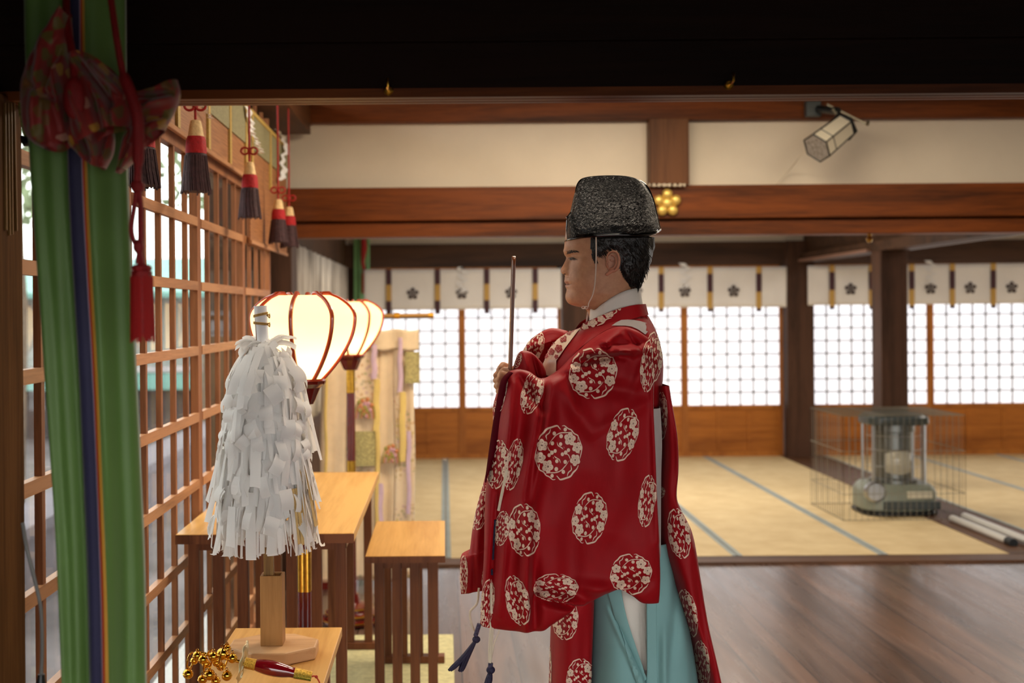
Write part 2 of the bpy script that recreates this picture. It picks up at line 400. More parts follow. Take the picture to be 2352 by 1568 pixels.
struct(mb.build('trim_8', wood('brown_short_post_wood', '#40230f', '#6e4526', 'Z', 9, .06, .5, .2), smooth=False, bevel=.004), 'short brown post between the plaster panels')
mb = MB(); mb.box(-1.04, -.886, 7.1, 7.36, -.1, 1.95); struct(mb.build('trim_9', W_farz, smooth=False, bevel=.004), 'brown corner post behind the lanterns')
mb = MB(); mb.box(-1.05, -.78, 2.55, 7.2, 2.56, 2.75); struct(mb.build('trim_10', wood('brown_side_beam_wood', '#3a1f0e', '#6a4122', 'Y', 9, .06, .5, .2), smooth=False), 'brown beam above the lattice windows')
# far wall, plane Y = 12.5
mb = MB(); mb.box(-1.2, 9, 12.4, 12.6, 1.96, 2.2); struct(mb.build('trim_11', W_far, smooth=False, bevel=.004), 'dark beam above the far paper screens')
mb = MB(); mb.box(-1.2, 9, 12.46, 12.56, 2.2, 2.62); struct(mb.build('wall_back', M_plaster, smooth=False), 'plaster above the far beam')
mb = MB(); mb.box(1.195, 1.445, 12.3, 12.55, 0, 1.97); struct(mb.build('trim_12', W_farz, smooth=False, bevel=.006), 'dark wooden pillar behind the person')
mb = MB(); mb.box(3.46, 3.735, 12.3, 12.55, 0, 2.2); struct(mb.build('trim_13', W_farz, smooth=False, bevel=.006), 'dark wooden pillar between the far screens')
mb = MB(); mb.box(3.60, 3.82, 10.04, 10.27, 0, 1.985); struct(mb.build('trim_14', W_farz, smooth=False, bevel=.006), 'dark wooden pillar behind the heater')
mb = MB(); mb.box(3.6, 3.8, 7.4, 12.4, 1.985, 2.07); mb.box(3.66, 3.74, 7.4, 12.4, 2.07, 2.6)
struct(mb.build('trim_15', W_far, smooth=False), 'lintel running from the front beam to the far wall')
mb = MB(); mb.box(-1.1, -1.0, 7.36, 12.5, -.1, 2.6); mb.box(-1.2, -1.06, 6.2, 7.3, -.1, 2.6); struct(mb.build('wall_left_back', W_far, smooth=False), 'dark wooden wall beside the tatami room')
mb = MB(); mb.tube([(3.835, 7.44, 2.0), (3.835, 10.02, 2.0)], .016, 10); struct(mb.build('trim_19', plain('pale_rail', '#8b8480', .4, .3)), 'pale rail beside the side lintel')
mb = MB(); mb.box(3.57, 3.605, 10.3, 12.28, 1.985, 2.01); struct(mb.build('trim_20', plain('pinkish_board', '#8f6a58', .6), smooth=False), 'pale board edge under the side lintel')
# ================================================================ sliding paper screens
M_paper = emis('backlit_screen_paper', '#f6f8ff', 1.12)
W_kum = wood('grey_screen_bars', '#6e655c', '#8d8379', 'Z', 20, .1, .7, .05)
W_frame = wood('orange_brown_screen_frame', '#84491c', '#b3702f', 'Z', 10, .08, .45, .1)
def paper_door(x0, x1, n, label, cols=7):
    t = bpy.data.objects.new('door_%d' % n, None); COL.objects.link(t); t.location = ((x0 + x1) / 2, 12.48, 0); WL[t.name] = Vector(t.location)
    struct(t, label); y0, y1 = 12.44, 12.475; st = .035
    f = MB(); f.box(x0, x0 + st, y0, y1, .01, 1.96); f.box(x1 - st, x1, y0, y1, .01, 1.96)
    f.box(x0, x1, y0, y1, 1.92, 1.96); f.box(x0 + st, x1 - st, y0, y1, .495, .535); f.box(x0 + st, x1 - st, y0, y1, .01, .06)
    f.build('frame', W_frame, t, smooth=False)
    p = MB(); p.box(x0 + st, x1 - st, y0 + .016, y0 + .022, .06, .495); pw = (x1 - x0 - 2 * st)
    for k in (1, 2): q = x0 + st + pw * k / 3; p.box(q - .02, q + .02, y0 + .006, y0 + .016, .06, .495)
    p.box(x0 + st, x1 - st, y0 + .008, y0 + .016, .26, .295); p.build('lower_panel', W_panel, t, smooth=False)
    p = MB(); p.box(x0 + st, x1 - st, y0 + .02, y0 + .023, .535, 1.92); p.build('paper', M_paper, t, smooth=False)
    g = MB(); w = .007
    for k in range(1, cols): q = x0 + st + pw * k / cols; g.box(q - w, q + w, y0 + .004, y0 + .018, .535, 1.92)
    z = .535 + .130
    while z < 1.9: g.box(x0 + st, x1 - st, y0 + .002, y0 + .018, z - w, z + w); z += .130
    g.build('grid', W_kum, t, smooth=False)
mb = MB(); mb.box(-1.1, -.83, 12.44, 12.55, -.1, 1.97); struct(mb.build('trim_17', W_farz, smooth=False), 'dark corner post of the tatami room')
paper_door(-.83, .18, 1, 'paper sliding screen at the far left'); paper_door(.18, 1.19, 2, 'paper sliding screen left of the pillar')
paper_door(1.45, 2.45, 3, 'paper sliding screen behind the person'); paper_door(2.45, 3.455, 4, 'paper sliding screen left of the second pillar')
paper_door(3.74, 4.96, 5, 'paper sliding screen behind the heater', 9); paper_door(4.96, 6.1, 6, 'paper sliding screen at the far right', 8); paper_door(6.1, 7.3, 7, 'paper sliding screen outside the view', 8)
# ================================================================ lattice windows on the left
M_glass, nt, b = _new('window_glass'); nt.nodes.remove(b)
g1 = nt.nodes.new('ShaderNodeBsdfTransparent'); g1.inputs[0].default_value = (.80, .83, .82, 1); g2 = nt.nodes.new('ShaderNodeBsdfGlossy'); g2.inputs['Roughness'].default_value = .05
fz = nt.nodes.new('ShaderNodeFresnel'); fz.inputs[0].default_value = 1.45; ms = nt.nodes.new('ShaderNodeMixShader')
ms.inputs[0].default_value = .10; nt.links.new(g1.outputs[0], ms.inputs[1]); nt.links.new(g2.outputs[0], ms.inputs[2]); nt.links.new(ms.outputs[0], nt.nodes['Material Output'].inputs[0])
LX = -.89; ZR = [.19, .424, .654, .89, 1.13, 1.37, 1.604, 1.836, 2.07]
def lattice(y0, y1, n, label, bars):
    t = bpy.data.objects.new('window_%d' % n, None); COL.objects.link(t); t.location = (LX, (y0 + y1) / 2, 0); WL[t.name] = Vector(t.location); struct(t, label)
    f = MB(); s = .034
    f.box(LX - .03, LX, y0, y0 + s, 0, 2.5); f.box(LX - .03, LX, y1 - s, y1, 0, 2.5); f.box(LX - .03, LX, y0 + s, y1 - s, 0, .07); f.box(LX - .03, LX, y0 + s, y1 - s, 2.06, 2.13)
    f.build('frame', W_lat, t, smooth=False, bevel=.002)
    g = MB()
    for k in range(1, bars): y = y0 + (y1 - y0) * k / bars; g.box(LX - .019, LX - .002, y - .011, y + .011, .07, 2.5)
    g.build('upright_bars', W_lat, t, smooth=False)
    g = MB()
    for z in ZR[:-1]: g.box(LX - .018, LX + .002, y0 + s, y1 - s, z - .016, z + .016)
    g.build('cross_bars', W_laty, t, smooth=False)
    g = MB(); g.box(LX - .030, LX - .028, y0 + s, y1 - s, .07, 2.5); g.build('pane', M_glass, t, smooth=False)
names = ['nearest the post', 'behind the green curtain', 'beside the near low table', 'beside the long table', 'beside the far corner']
ys = [2.47, 3.42, 4.42, 5.40, 6.25]
lattice(2.52, 3.45, 1, 'lattice window nearest the post', 5); lattice(3.45, 4.44, 2, 'lattice window behind the white paper streamers', 5)
lattice(4.44, 5.43, 3, 'lattice window beside the long table', 5); lattice(5.43, 6.26, 4, 'lattice window at the far corner', 4)
mb = MB(); mb.box(-.98, -.885, 2.5, 6.3, -.2, .02); struct(mb.build('trim_16', W_laty, smooth=False), 'sill under the lattice windows')
# ================================================================ outdoors seen through the lattice
M_grav = plain('pale_grey_paving', '#5c5658', .9, 0, 1.1, .5)
mb = MB(); mb.box(-40, -1.2, -3, 60, -1.3, -1.0); struct(mb.build('ground', M_grav, smooth=False), 'pale grey paving outside the lattice')
M_turq = plain('turquoise_painted_metal', '#5f8f88', .6, 0, 2, .15); M_wht = plain('white_outdoor_wall', '#8f908c', .8, 0, 2, .1); M_dk = plain('dark_outdoor_boards', '#4a4444', .8, 0, 3, .3)
t = thing('outdoor_building', (-7, 26, -1), 'pale building with turquoise eaves seen through the lattice', 'building')
mb = MB(); mb.box(-14, -2.5, 25, 30, .45, 1.9); mb.build('wall', M_wht, t, smooth=False)
mb = MB(); mb.box(-14, -2.3, 24.2, 25.2, .02, .32); mb.prism([(24.0, 1.85), (30, 2.8), (30, 2.9), (24.0, 1.95)], -14.2, -2.3, 'X'); mb.build('eaves', M_turq, t, smooth=False)
mb = MB(); mb.box(-14, -2.5, 25, 30, -1.0, .02)
for k in range(8): mb.box(-13 + 1.3 * k, -12.9 + 1.3 * k, 24.9, 25.05, -1, 1.85)
mb.build('lower_boards', M_dk, t, smooth=False)
t = thing('low_wall', (-3.6, 9, -1), 'low grey stone wall outside the lattice windows', 'wall')
mb = MB(); mb.box(-3.9, -3.5, 5, 20, -1, -.35); mb.box(-3.95, -3.45, 5, 20, -.35, -.25); mb.build('coping_wall', plain('grey_stone', '#5e5860', .85, 0, 5, .2), t, smooth=False)
M_leaf = plain('grey_green_leaves', '#6f7d5c', .7, 0, 3, .3, .2); M_bark = plain('tree_bark', '#5a4a3c', .9, 0, 8, .3)
rnd = random.Random(3)
def tree(x, y, h, r, label):
    t = thing('garden_tree', (x, y, -1), label, 'tree', 'trees outside the lattice windows')
    mb = MB(); mb.tube([(x, y, -1), (x + .1, y, h * .4), (x, y + .1, h)], [.16, .12, .05], 8); mb.build('trunk', M_bark, t)
    mb = MB()
    for k in range(330):
        a, e, q = rnd.uniform(0, 2 * PI), rnd.uniform(-1, 1), rnd.uniform(.35, 1) ** .5; s = math.sqrt(1 - e * e)
        c = Vector((x + r * q * s * math.cos(a), y + r * q * s * math.sin(a), h + r * .8 * q * e)); sz = rnd.uniform(.08, .2)
        u = Vector((rnd.gauss(0, 1), rnd.gauss(0, 1), rnd.gauss(0, .6))).normalized(); w = u.orthogonal().normalized()
        mb.add([c - u * sz, c + w * sz * .5, c + u * sz, c - w * sz * .5], [(0, 1, 2, 3)])
    mb.build('crown', M_leaf, t, smooth=False, fix=False)
tree(-7.2, 19, 4.0, 1.6, 'grey-green tree beyond the lattice, in front of the building'); tree(-3.9, 20, 4.2, 1.3, 'slimmer tree beyond the lattice near its far end')
tree(-11.5, 21, 4.2, 2.0, 'broad tree beyond the lattice by the post'); tree(-5.0, 14, 4.0, 1.1, 'small tree just outside the lattice windows')
# ================================================================ eight-legged offering tables
M_edge = W_leg
def leg_table(x0, x1, y0, y1, z, label, name='offering_table', th=.026, nl=4):
    t = thing(name, ((x0 + x1) / 2, (y0 + y1) / 2, .008), label, 'table')
    mb = MB(); mb.box(x0, x1, y0, y1, z - th, z); mb.build('table_top', W_table, t, smooth=False, bevel=.002)
    mb = MB()
    for (a, b, c, d) in ((x0 - .001, x1 + .001, y0 - .0015, y0 + .001),):
        mb.box(a, b, c, d, z - th, z - .002)
    mb.build('edge_band', M_edge, t, smooth=False)
    mb = MB(); i = .03
    for ye in (y0 + .05, y1 - .08): mb.box(x0 + i, x1 - i, ye, ye + .03, z - th - .03, z - th)
    mb.box(x0 + i, x0 + i + .02, y0 + .06, y1 - .06, z - th - .03, z - th); mb.box(x1 - i - .02, x1 - i, y0 + .06, y1 - .06, z - th - .03, z - th)
    mb.build('apron', M_edge, t, smooth=False)
    w = (x1 - x0 - 2 * i); lw = min(.036, w * .16)
    for ye in (y0 + .045, y1 - .08):
        for k in range(nl):
            xc = x0 + i + lw / 2 + (w - lw) * k / (nl - 1)
            mb = MB(); mb.box(xc - lw / 2, xc + lw / 2, ye, ye + .032, .035, z - th); mb.build('leg', W_leg, t, smooth=False, bevel=.002)
        mb = MB(); mb.box(x0 + .005, x1 - .005, ye - .012, ye + .044, .009, .038); mb.build('foot_bar', W_leg, t, smooth=False, bevel=.002)
    return t
leg_table(-.880, -.300, 3.97, 5.50, .785, 'long pale wooden offering table with many brown legs, beside the lattice window', 'long_table', .032, 7)
leg_table(-.300, -.004, 4.52, 5.28, .600, 'low pale wooden stand with brown legs to the right of the long table', 'offering_stand')
leg_table(-.606, -.300, 2.72, 3.50, .600, 'nearest low wooden stand carrying the white paper wand and the bells', 'offering_stand')
mb = MB(); mb.box(-.885, .03, 2.3, 5.66, .0005, .0075)
M_mat = plain('pale_woven_mat', '#c3bb8c', .8, 0, 40, .2, .3)
tag(mb.build('floor_mat', M_mat, smooth=False), 'pale woven straw mat on the floor under the wooden tables', 'mat')
# ================================================================ lanterns
def shade_mat():
    m, nt, b = _new('lantern_paper'); nt.nodes.remove(b)
    tr = nt.nodes.new('ShaderNodeBsdfTranslucent'); tr.inputs[0].default_value = (1, .80, .50, 1)
    df = nt.nodes.new('ShaderNodeBsdfDiffuse'); df.inputs[0].default_value = (.85, .78, .62, 1)
    mx = nt.nodes.new('ShaderNodeMixShader'); mx.inputs[0].default_value = .25
    nt.links.new(tr.outputs[0], mx.inputs[1]); nt.links.new(df.outputs[0], mx.inputs[2])
    em = nt.nodes.new('ShaderNodeEmission'); em.inputs[0].default_value = (1, .60, .22, 1); em.inputs[1].default_value = .62
    ad = nt.nodes.new('ShaderNodeAddShader'); nt.links.new(mx.outputs[0], ad.inputs[0]); nt.links.new(em.outputs[0], ad.inputs[1])
    nt.links.new(ad.outputs[0], nt.nodes['Material Output'].inputs[0]); return m
M_shade = shade_mat(); M_lacq = plain('dark_red_lacquer', '#5e120a', .22, 0, Coat_Weight=.6); M_rib = plain('red_lacquered_rib', '#a83a14', .3, 0, Coat_Weight=.4)
M_brass = plain('brass', '#c99a3c', .28, 1, 60, .2, .05); M_gold = plain('polished_gold', '#d9a440', .16, 1)
def lantern(x, y, label):
    t = thing('standing_lantern', (x, y, 0), label, 'lantern', 'standing lanterns by the window wall')
    zb, zt, R = 1.297, 1.556, .158
    def rad(u): # 0 bottom .. 1 top
        return .052 + (R - .052) * math.sin(min(1, u / .74) * PI / 2) ** .92 if u < .74 else .088 + (R - .088) * math.cos((u - .74) / .26 * PI / 2) ** .75
    prof = [(rad(k / 28), zb + (zt - zb) * k / 28) for k in range(29)]
    mb = MB(); mb.lathe(prof, (x, y, 0), 48, caps=False); mb.build('shade', M_shade, t)
    for k in range(8):
        a = PI / 4 * k + math.radians(-96); mb = MB(); pts = [Vector((x + (r + .003) * math.cos(a), y + (r + .003) * math.sin(a), z)) for r, z in prof]
        pts += [Vector((x + q * math.cos(a), y + q * math.sin(a), zt + dz)) for q, dz in ((.082, .006), (.066, .006), (.058, -.002))]
        mb.tube(pts, .0066, 8); mb.build('rib', M_rib, t)
    mb = MB(); mb.lathe([(.05, zt - .012), (.06, zt - .012), (.06, zt), (.05, zt)], (x, y, 0), 32, caps=False); mb.build('top_ring', M_rib, t)
    mb = MB(); mb.lathe([(.054, zb - .006), (.068, zb - .002), (.068, zb + .006), (.054, zb + .004)], (x, y, 0), 32, caps=False); mb.build('rim_ring', M_rib, t)
    mb = MB(); n = 12; P = []
    for r, z in ((.012, 1.225), (.03, 1.225), (.036, 1.236), (.052, 1.275), (.066, 1.287), (.068, 1.296), (.0, 1.296)):
        P.append([Vector((x + r * (1 + .05 * (k % 2)) * math.cos(2 * PI * k / 24), y + r * (1 + .05 * (k % 2)) * math.sin(2 * PI * k / 24), z)) for k in range(24)])
    mb.grid(P, 0, True); mb.build('cup', M_lacq, t, angle=25)
    def bundle(mb, z0, z1, r, rr):
        for k in range(4):
            a = PI / 4 + PI / 2 * k; mb.tube([(x + r * math.cos(a), y + r * math.sin(a), z0), (x + r * math.cos(a), y + r * math.sin(a), z1)], rr, 12)
    mb = MB(); bundle(mb, .12, 1.23, .0105, .0125); mb.build('pole', M_lacq, t)
    for z0, z1 in ((1.115, 1.226), (.655, .785)):
        mb = MB(); bundle(mb, z0, z1, .0108, .0133); mb.build('brass_sleeve', M_brass, t)
    mb = MB(); mb.lathe([(.0, .0), (.15, .0), (.152, .018), (.13, .024), (.13, .045), (.10, .052), (.095, .075), (.04, .09), (.03, .13), (0, .13)], (x, y, .009), 32); mb.build('base', M_lacq, t, angle=30)
    mb = MB()
    for r, z in ((.151, .015), (.131, .042), (.098, .070)): mb.lathe([(r, z - .003), (r + .003, z - .003), (r + .003, z + .003), (r, z + .003)], (x, y, .009), 32, caps=False)
    mb.build('base_trim', M_brass, t)
    mb = MB(); mb.sphere((x, y, 1.40), (.032, .032, .045), 16, 12); mb.build('bulb', M_bulb, t)
    mb = MB(); mb.tube([(x, y, 1.30), (x, y, 1.36)], .016, 12); mb.build('bulb_socket', M_lacq, t)
M_bulb = emis('lit_bulb', (1.0, .80, .50), 42)
lantern(-.432, 3.72, 'nearer red lacquered paper lantern glowing behind the white paper wand')
lantern(-.457, 5.93, 'farther glowing paper lantern behind the long wooden table')
# ================================================================ paper wand on its stand
M_pap = plain('white_paper', '#eeeef0', .7, 0, 0, Subsurface_Weight=0); 
def paper_mat():
    m, nt, b = _new('thin_white_paper'); _set(b, Base_Color=rgb('#fbfaf8'), Roughness=.75)
    tr = nt.nodes.new('ShaderNodeBsdfTranslucent'); tr.inputs[0].default_value = (.85, .83, .8, 1); mx = nt.nodes.new('ShaderNodeMixShader'); mx.inputs[0].default_value = .35
    nt.links.new(b.outputs[0], mx.inputs[1]); nt.links.new(tr.outputs[0], mx.inputs[2]); nt.links.new(mx.outputs[0], nt.nodes['Material Output'].inputs[0]); return m
M_thin = paper_mat()
wx, wy = -.468, 3.215
st = thing('wand_stand', (wx, wy, .6), 'wooden post with a wide octagonal foot holding the paper wand on the nearest low stand', 'stand')
M_stand = wood('light_oak_wood', '#926434', '#b78750', 'Z', 12, .06, .5, .08)
mb = MB(); oc = []
for k in range(8): a = PI / 8 + PI / 4 * k; oc.append((wx + .012 + .118 * math.cos(a) * (1.05 if abs(math.cos(a)) > .8 else 1), wy + .105 * math.sin(a)))
mb.prism(oc, .6, .633, 'Z'); mb.build('octagonal_foot', wood('pale_oak_foot_wood', '#b38557', '#cda174', 'X', 12, .06, .5, .08), st, smooth=False, bevel=.005)
mb = MB(); q = .029; x0, x1, y0, y1, z0, z1 = wx - .019, wx + .039, wy - .029, wy + .029, .633, .815; wl = .007
mb.box(x0, x1, y0, y0 + wl, z0, z1); mb.box(x0, x1, y1 - wl, y1, z0, z1); mb.box(x0, x0 + wl, y0 + wl, y1 - wl, z0, z1); mb.box(x1 - wl, x1, y0 + wl, y1 - wl, z0, z1)
mb.build('socket_post', M_stand, st, smooth=False, bevel=.0012)
wd = thing('paper_wand', (wx, wy, .64), 'purification wand with a thick mane of white paper strips, set in the wooden post', 'wand')
sx = wx + .006
mb = MB(); mb.bar((sx, wy, .635), (sx - .022, wy, 1.49), .025, .025)
for k in range(3): pass
mb.build('stick', wood('old_bamboo_stick', '#5e3f22', '#94703f', 'Z', 30, .05, .5, .2), wd, smooth=False, bevel=.002)
mb = MB(); mb.tube([(sx - .0175, wy, 1.40), (sx - .0225, wy, 1.522)], .0172, 24); mb.build('paper_sleeve', M_pap, wd)
M_tw = plain('straw_twine', '#b08a4c', .8, 0, 90, .3, .4)
for z, dz in ((1.497, .004), (1.474, -.002)):
    mb = MB()
    for o in (0, .0035):
        mb.tube([(sx - .022 + .0182 * math.cos(a), wy + .0182 * math.sin(a), z + o + dz * math.cos(a)) for a in [2 * PI * k / 20 for k in range(20)]], .0018, 6, closed=True)
    for a0 in (0, .9, 2.1): mb.tube([(sx - .022 + .018, wy - .012, z), (sx - .022 + .024 + .003 * math.cos(a0), wy - .014, z + .004 * math.sin(a0 * 2)), (sx - .022 + .026, wy - .012 - .002 * a0, z - .004 - .004 * math.sin(a0))], .0015, 5)
    mb.build('twine_tie', M_tw, wd)
rnd = random.Random(11)
def env(z):   # radius of the mane at height z
    u = (1.445 - z) / .545
    return .018 + .056 * min(1, max(0, u) * 5) ** .6 + .050 * max(0, u)
def strip(mb, az, ztop, zbot, w, rf, curl, tabs=True, zz=0):
    n = 12; P = []; tw = rnd.uniform(-.5, .5); jx = rnd.uniform(-.01, .01)
    for i in range(n + 1):
        u = i / n; z = ztop - (ztop - zbot) * u
        r = env(z) * rf
        if u < .2: r = .014 + (r - .014) * math.sin(u / .2 * PI / 2); z = ztop + .02 * math.sin(u / .2 * PI) * curl * 1.0 - (ztop - zbot) * u
        a = az + .05 * math.sin(3 * u + az * 7); a2 = az + PI / 2 + tw * (.4 + u) + .25 * math.sin(9 * u + az * 3)
        c = Vector((sx - .012 + jx * u + r * math.cos(a), wy + r * math.sin(a), z + .004 * math.sin(az * 13 + u * 11)))
        d = Vector((math.cos(a2), math.sin(a2), 0)) * w / 2
        if i == n: c.z -= .003
        P.append([c - d, c + Vector((math.cos(a), math.sin(a), 0)) * .0015, c + d + Vector((0, 0, zz))])
    mb.grid(P)
def hang(mb, az, zt_, l, w, rf):
    n = 8; P = []; a2 = az + PI / 2 + rnd.uniform(-.5, .5); fl = rnd.uniform(-.006, .028); sk = rnd.uniform(-.035, .035)
    for i in range(n + 1):
        u = i / n; z = max(.885, zt_ - l * u); r = env(z) * rf + fl * u * u + .006 * math.sin(u * PI)
        c = Vector((sx - .012 + r * math.cos(az), wy + r * math.sin(az), z)) + Vector((-math.sin(az), math.cos(az), 0)) * sk * u
        d = Vector((math.cos(a2 + .3 * u), math.sin(a2 + .3 * u), 0)) * w / 2; o_ = Vector((math.cos(az), math.sin(az), 0)) * .002
        P.append([c - d, c + o_, c + d + Vector((0, 0, (.006 * math.sin(az * 9)) if i == n else 0))])
    mb.grid(P)
def tab(mb, az, z, w, h, rf, tilt):
    r = env(z) * rf; c = Vector((sx - .012 + r * math.cos(az), wy + r * math.sin(az), z)); t = az + PI / 2 + rnd.uniform(-.35, .35)
    d = Vector((math.cos(t), math.sin(t), 0)); e = (Vector((math.cos(az), math.sin(az), 0)) * rnd.uniform(.0, .35) + Vector((0, 0, -1)) + d * tilt).normalized()
    n = 5; P = []
    for i in range(n + 1):
        u = i / n; c2 = c + e * h * u + Vector((math.cos(az), math.sin(az), 0)) * (.008 * math.sin(u * PI)); d2 = (d + Vector((0, 0, tilt))).normalized()
        P.append([c2 - d2 * w / 2, c2 + d2 * w / 2])
    mb.grid(P)
cnt = 0
for k in range(96):
    mb = MB(); az = rnd.uniform(0, 2 * PI) if k % 3 else rnd.uniform(PI, 2 * PI)
    if k < 60: strip(mb, az, rnd.uniform(1.405, 1.43), rnd.choice([rnd.uniform(.895, .96), rnd.uniform(1.0, 1.2)]), rnd.uniform(.009, .020), rnd.uniform(.55, 1.02), rnd.uniform(-.2, 1))
    else: strip(mb, az, rnd.uniform(1.15, 1.38), rnd.uniform(.89, 1.05), rnd.uniform(.010, .022), rnd.uniform(.6, 1.0), 0)
    mb.build('paper_strip', M_thin, wd, fix=False)
mb = MB()
for k in range(150):
    az = rnd.uniform(0, 2 * PI); strip(mb, az, rnd.uniform(1.15, 1.425), rnd.uniform(.90, 1.12), rnd.uniform(.009, .022), rnd.uniform(.25, .8), 0)
for k in range(210):
    az = rnd.uniform(0, 2 * PI) if k % 3 else rnd.uniform(PI, 2 * PI); zt_ = 1.425 - .42 * rnd.random(); hang(mb, az, zt_, rnd.uniform(.09, .24), rnd.uniform(.012, .030), rnd.uniform(.72, 1.14))
for k in range(90):
    az = rnd.uniform(0, 2 * PI); hang(mb, az, rnd.uniform(.98, 1.06), rnd.uniform(.10, .17), rnd.uniform(.005, .010), rnd.uniform(.7, 1.1))
for k in range(120):
    az = rnd.uniform(PI * .85, PI * 2.15) if k % 4 else rnd.uniform(0, 2 * PI); z = 1.42 - .46 * rnd.random() ** .9
    tab(mb, az, z, rnd.uniform(.022, .040), rnd.uniform(.03, .062), rnd.uniform(.95, 1.16), rnd.uniform(-.4, .4))
for k in range(34):
    tab(mb, rnd.uniform(PI * 1.05, PI * 1.98), 1.42 - .30 * rnd.random(), rnd.uniform(.030, .042), rnd.uniform(.035, .055), rnd.uniform(1.05, 1.2), rnd.uniform(-.9, .9))
for k in range(22):   # stiff tabs sticking out at the top
    az = rnd.uniform(-1.2, 4.3); l = rnd.uniform(.04, .085); P = []
    for i in range(6):
        u = i / 5; r = .01 + l * u; c = Vector((sx - .012 + r * math.cos(az), wy + r * math.sin(az) * .7, 1.415 + rnd.uniform(0, .0) + .025 * math.sin(u * 2.2) - .012 * u * (k % 3)))
        d = Vector((-math.sin(az), math.cos(az), .8 * math.sin(k))).normalized() * .011; P.append([c - d, c + d])
    mb.grid(P)
o = mb.build('paper_strips', M_thin, wd, fix=False); o['kind'] = 'stuff'
M_hemp = plain('raw_hemp_fibre', '#d9b679', .8, 0, 30, .2)
for (ax, z0, z1, off) in ((5.75, 1.12, .905, .004), (6.1, 1.14, .945, .014), (5.55, 1.05, .91, .002)):
    mb = MB()
    for k in range(30):
        a = ax + rnd.uniform(-.12, .12); P = []
        for i in range(8):
            u = i / 7; r = env(z0) * 1.02 + (.020 + off) * u; P.append((sx - .012 + r * math.cos(a), wy + r * math.sin(a) + .002 * k / 16, z0 + (z1 - z0) * u))
        mb.tube(P, .0011, 4)
    mb.build('hemp_tuft', M_hemp, wd)
# ================================================================ bell wand on a green cloth
by = 2.93
def bp(px, py, dz=0, dy=0):
    v = at(px, py, by + dy); return v
bw = thing('bell_wand', tuple(Vector((-.48, by, .602))), 'gold ritual bell wand with a dark red lacquered handle lying on the nearest stand', 'bells')
A = bp(452, 1497); B = bp(560, 1521); C = bp(716, 1553)
mb = MB(); mb.tube([A, B + (C - B) * .05], .0042, 10); mb.build('shaft', M_gold, bw)
dr = (C - B).normalized()
mb = MB(); n = 20; pts = []; rr = []
for i in range(n + 1): u = i / n; pts.append(B + (C - B) * (.16 + .60 * u)); rr.append(.0125 + .0062 * math.sin(PI * min(1, u * 1.15)) ** .8)
mb.tube(pts, rr, 20); mb.build('handle', plain('crimson_lacquer', '#7c0a14', .14, 0, Coat_Weight=1.0), bw)
for a, b, r0, r1 in ((.0, .18, .0125, .0130), (.745, 1.0, .0128, .0112)):
    mb = MB(); mb.tube([B + (C - B) * a, B + (C - B) * (a + .02), B + (C - B) * (b - .01), B + (C - B) * b], [r0, r0 * 1.04, r1 * 1.04, r1], 20); mb.build('gold_collar', plain('engraved_gold', '#cda245', .32, 1, 260, .35, .5), bw)
Q = dr.rotation_difference(Vector((0, 0, 1))).inverted().to_matrix()
mb = MB(); n = 48
def fl(r, k): return r * (1 + .14 * abs(math.sin(4 * 2 * PI * k / n)))
rows = []
for r, w in ((.007, 0), (.022, .002), (.036, .0), (.046, -.004)):
    rows.append([B + Q @ Vector((fl(r, k) * math.cos(2 * PI * k / n), fl(r, k) * math.sin(2 * PI * k / n), w + .002 * math.sin(8 * 2 * PI * k / n))) for k in range(n)])
for i in range(3):
    for k in range(n):
        j = (k + 1) % n
        if i == 1 and (k // 2) % 3 == 0: continue
        o = len(mb.v); mb.add([rows[i][k], rows[i][j], rows[i + 1][j], rows[i + 1][k]], [(0, 1, 2, 3)])
mb.build('openwork_guard', plain('pale_gold_filigree', '#d8c79a', .3, .6), bw, solid=.001)
def bell(mb, c, r):
    mb.sphere(c, r, 18, 12); mb.lathe([(r * 1.0, -.0012), (r * 1.08, 0), (r * 1.0, .0012)], c, 18, caps=False)
    mb.tube([c + Vector((r * .25 * math.cos(a), 0, r + r * .25 + r * .25 * math.sin(a))) for a in [2 * PI * k / 10 for k in range(10)]], r * .09, 6, closed=True)
for (rx, ry, RR, tilt) in ((437, 1518, .021, .5), (478, 1520, .028, .3), (515, 1508, .032, .15)):
    c = bp(rx, ry); mb = MB(); a0 = Vector((.25, 1, 0)).normalized(); a1 = Vector((.15, 0, 1)).normalized()
    mb.tube([c + (a0 * math.cos(a) * RR * .8 + a1 * math.sin(a) * RR) for a in [2 * PI * k / 28 for k in range(28)]], .0022, 8, closed=True); mb.build('ring', M_gold, bw)
for (x, y, r, d) in ((432, 1547, 12, -.012), (453, 1505, 10.5, -.006), (466, 1514, 11, -.016), (473, 1524, 10, .014), (490, 1507, 12, -.004), (481, 1549, 13, -.014), (465, 1560, 11, .002), (495, 1563, 11, .012), (511, 1501, 14, -.008), (521, 1489, 10, .016), (534, 1511, 11.5, -.012), (521, 1551, 12, -.014), (507, 1530, 10, .016), (446, 1517, 9, .02), (497, 1522, 9, .02)):
    mb = MB(); bell(mb, bp(x, y, dy=d), r / F * by); mb.build('bell', M_gold, bw)
mb = MB(); D = bp(716, 1553); mb.tube([D, D + Vector((.006, 0, .001)), D + Vector((.012, 0, -.002)), D + Vector((.019, -.006, -.012)), D + Vector((.021, -.02, -.022))], .002, 6); mb.sphere(D + Vector((.011, 0, -.001)), .004, 8, 6)
mb.build('red_cord', plain('vermilion_cord', '#b52c16', .7), bw)
mb = MB(); z = .602; P = []
for i in range(9):
    P.append([Vector((-.415 + .12 * j / 8, 2.78 + .155 * i / 8, z + .0035 + .0035 * math.sin(j * 1.3 + i * .8))) for j in range(9)])
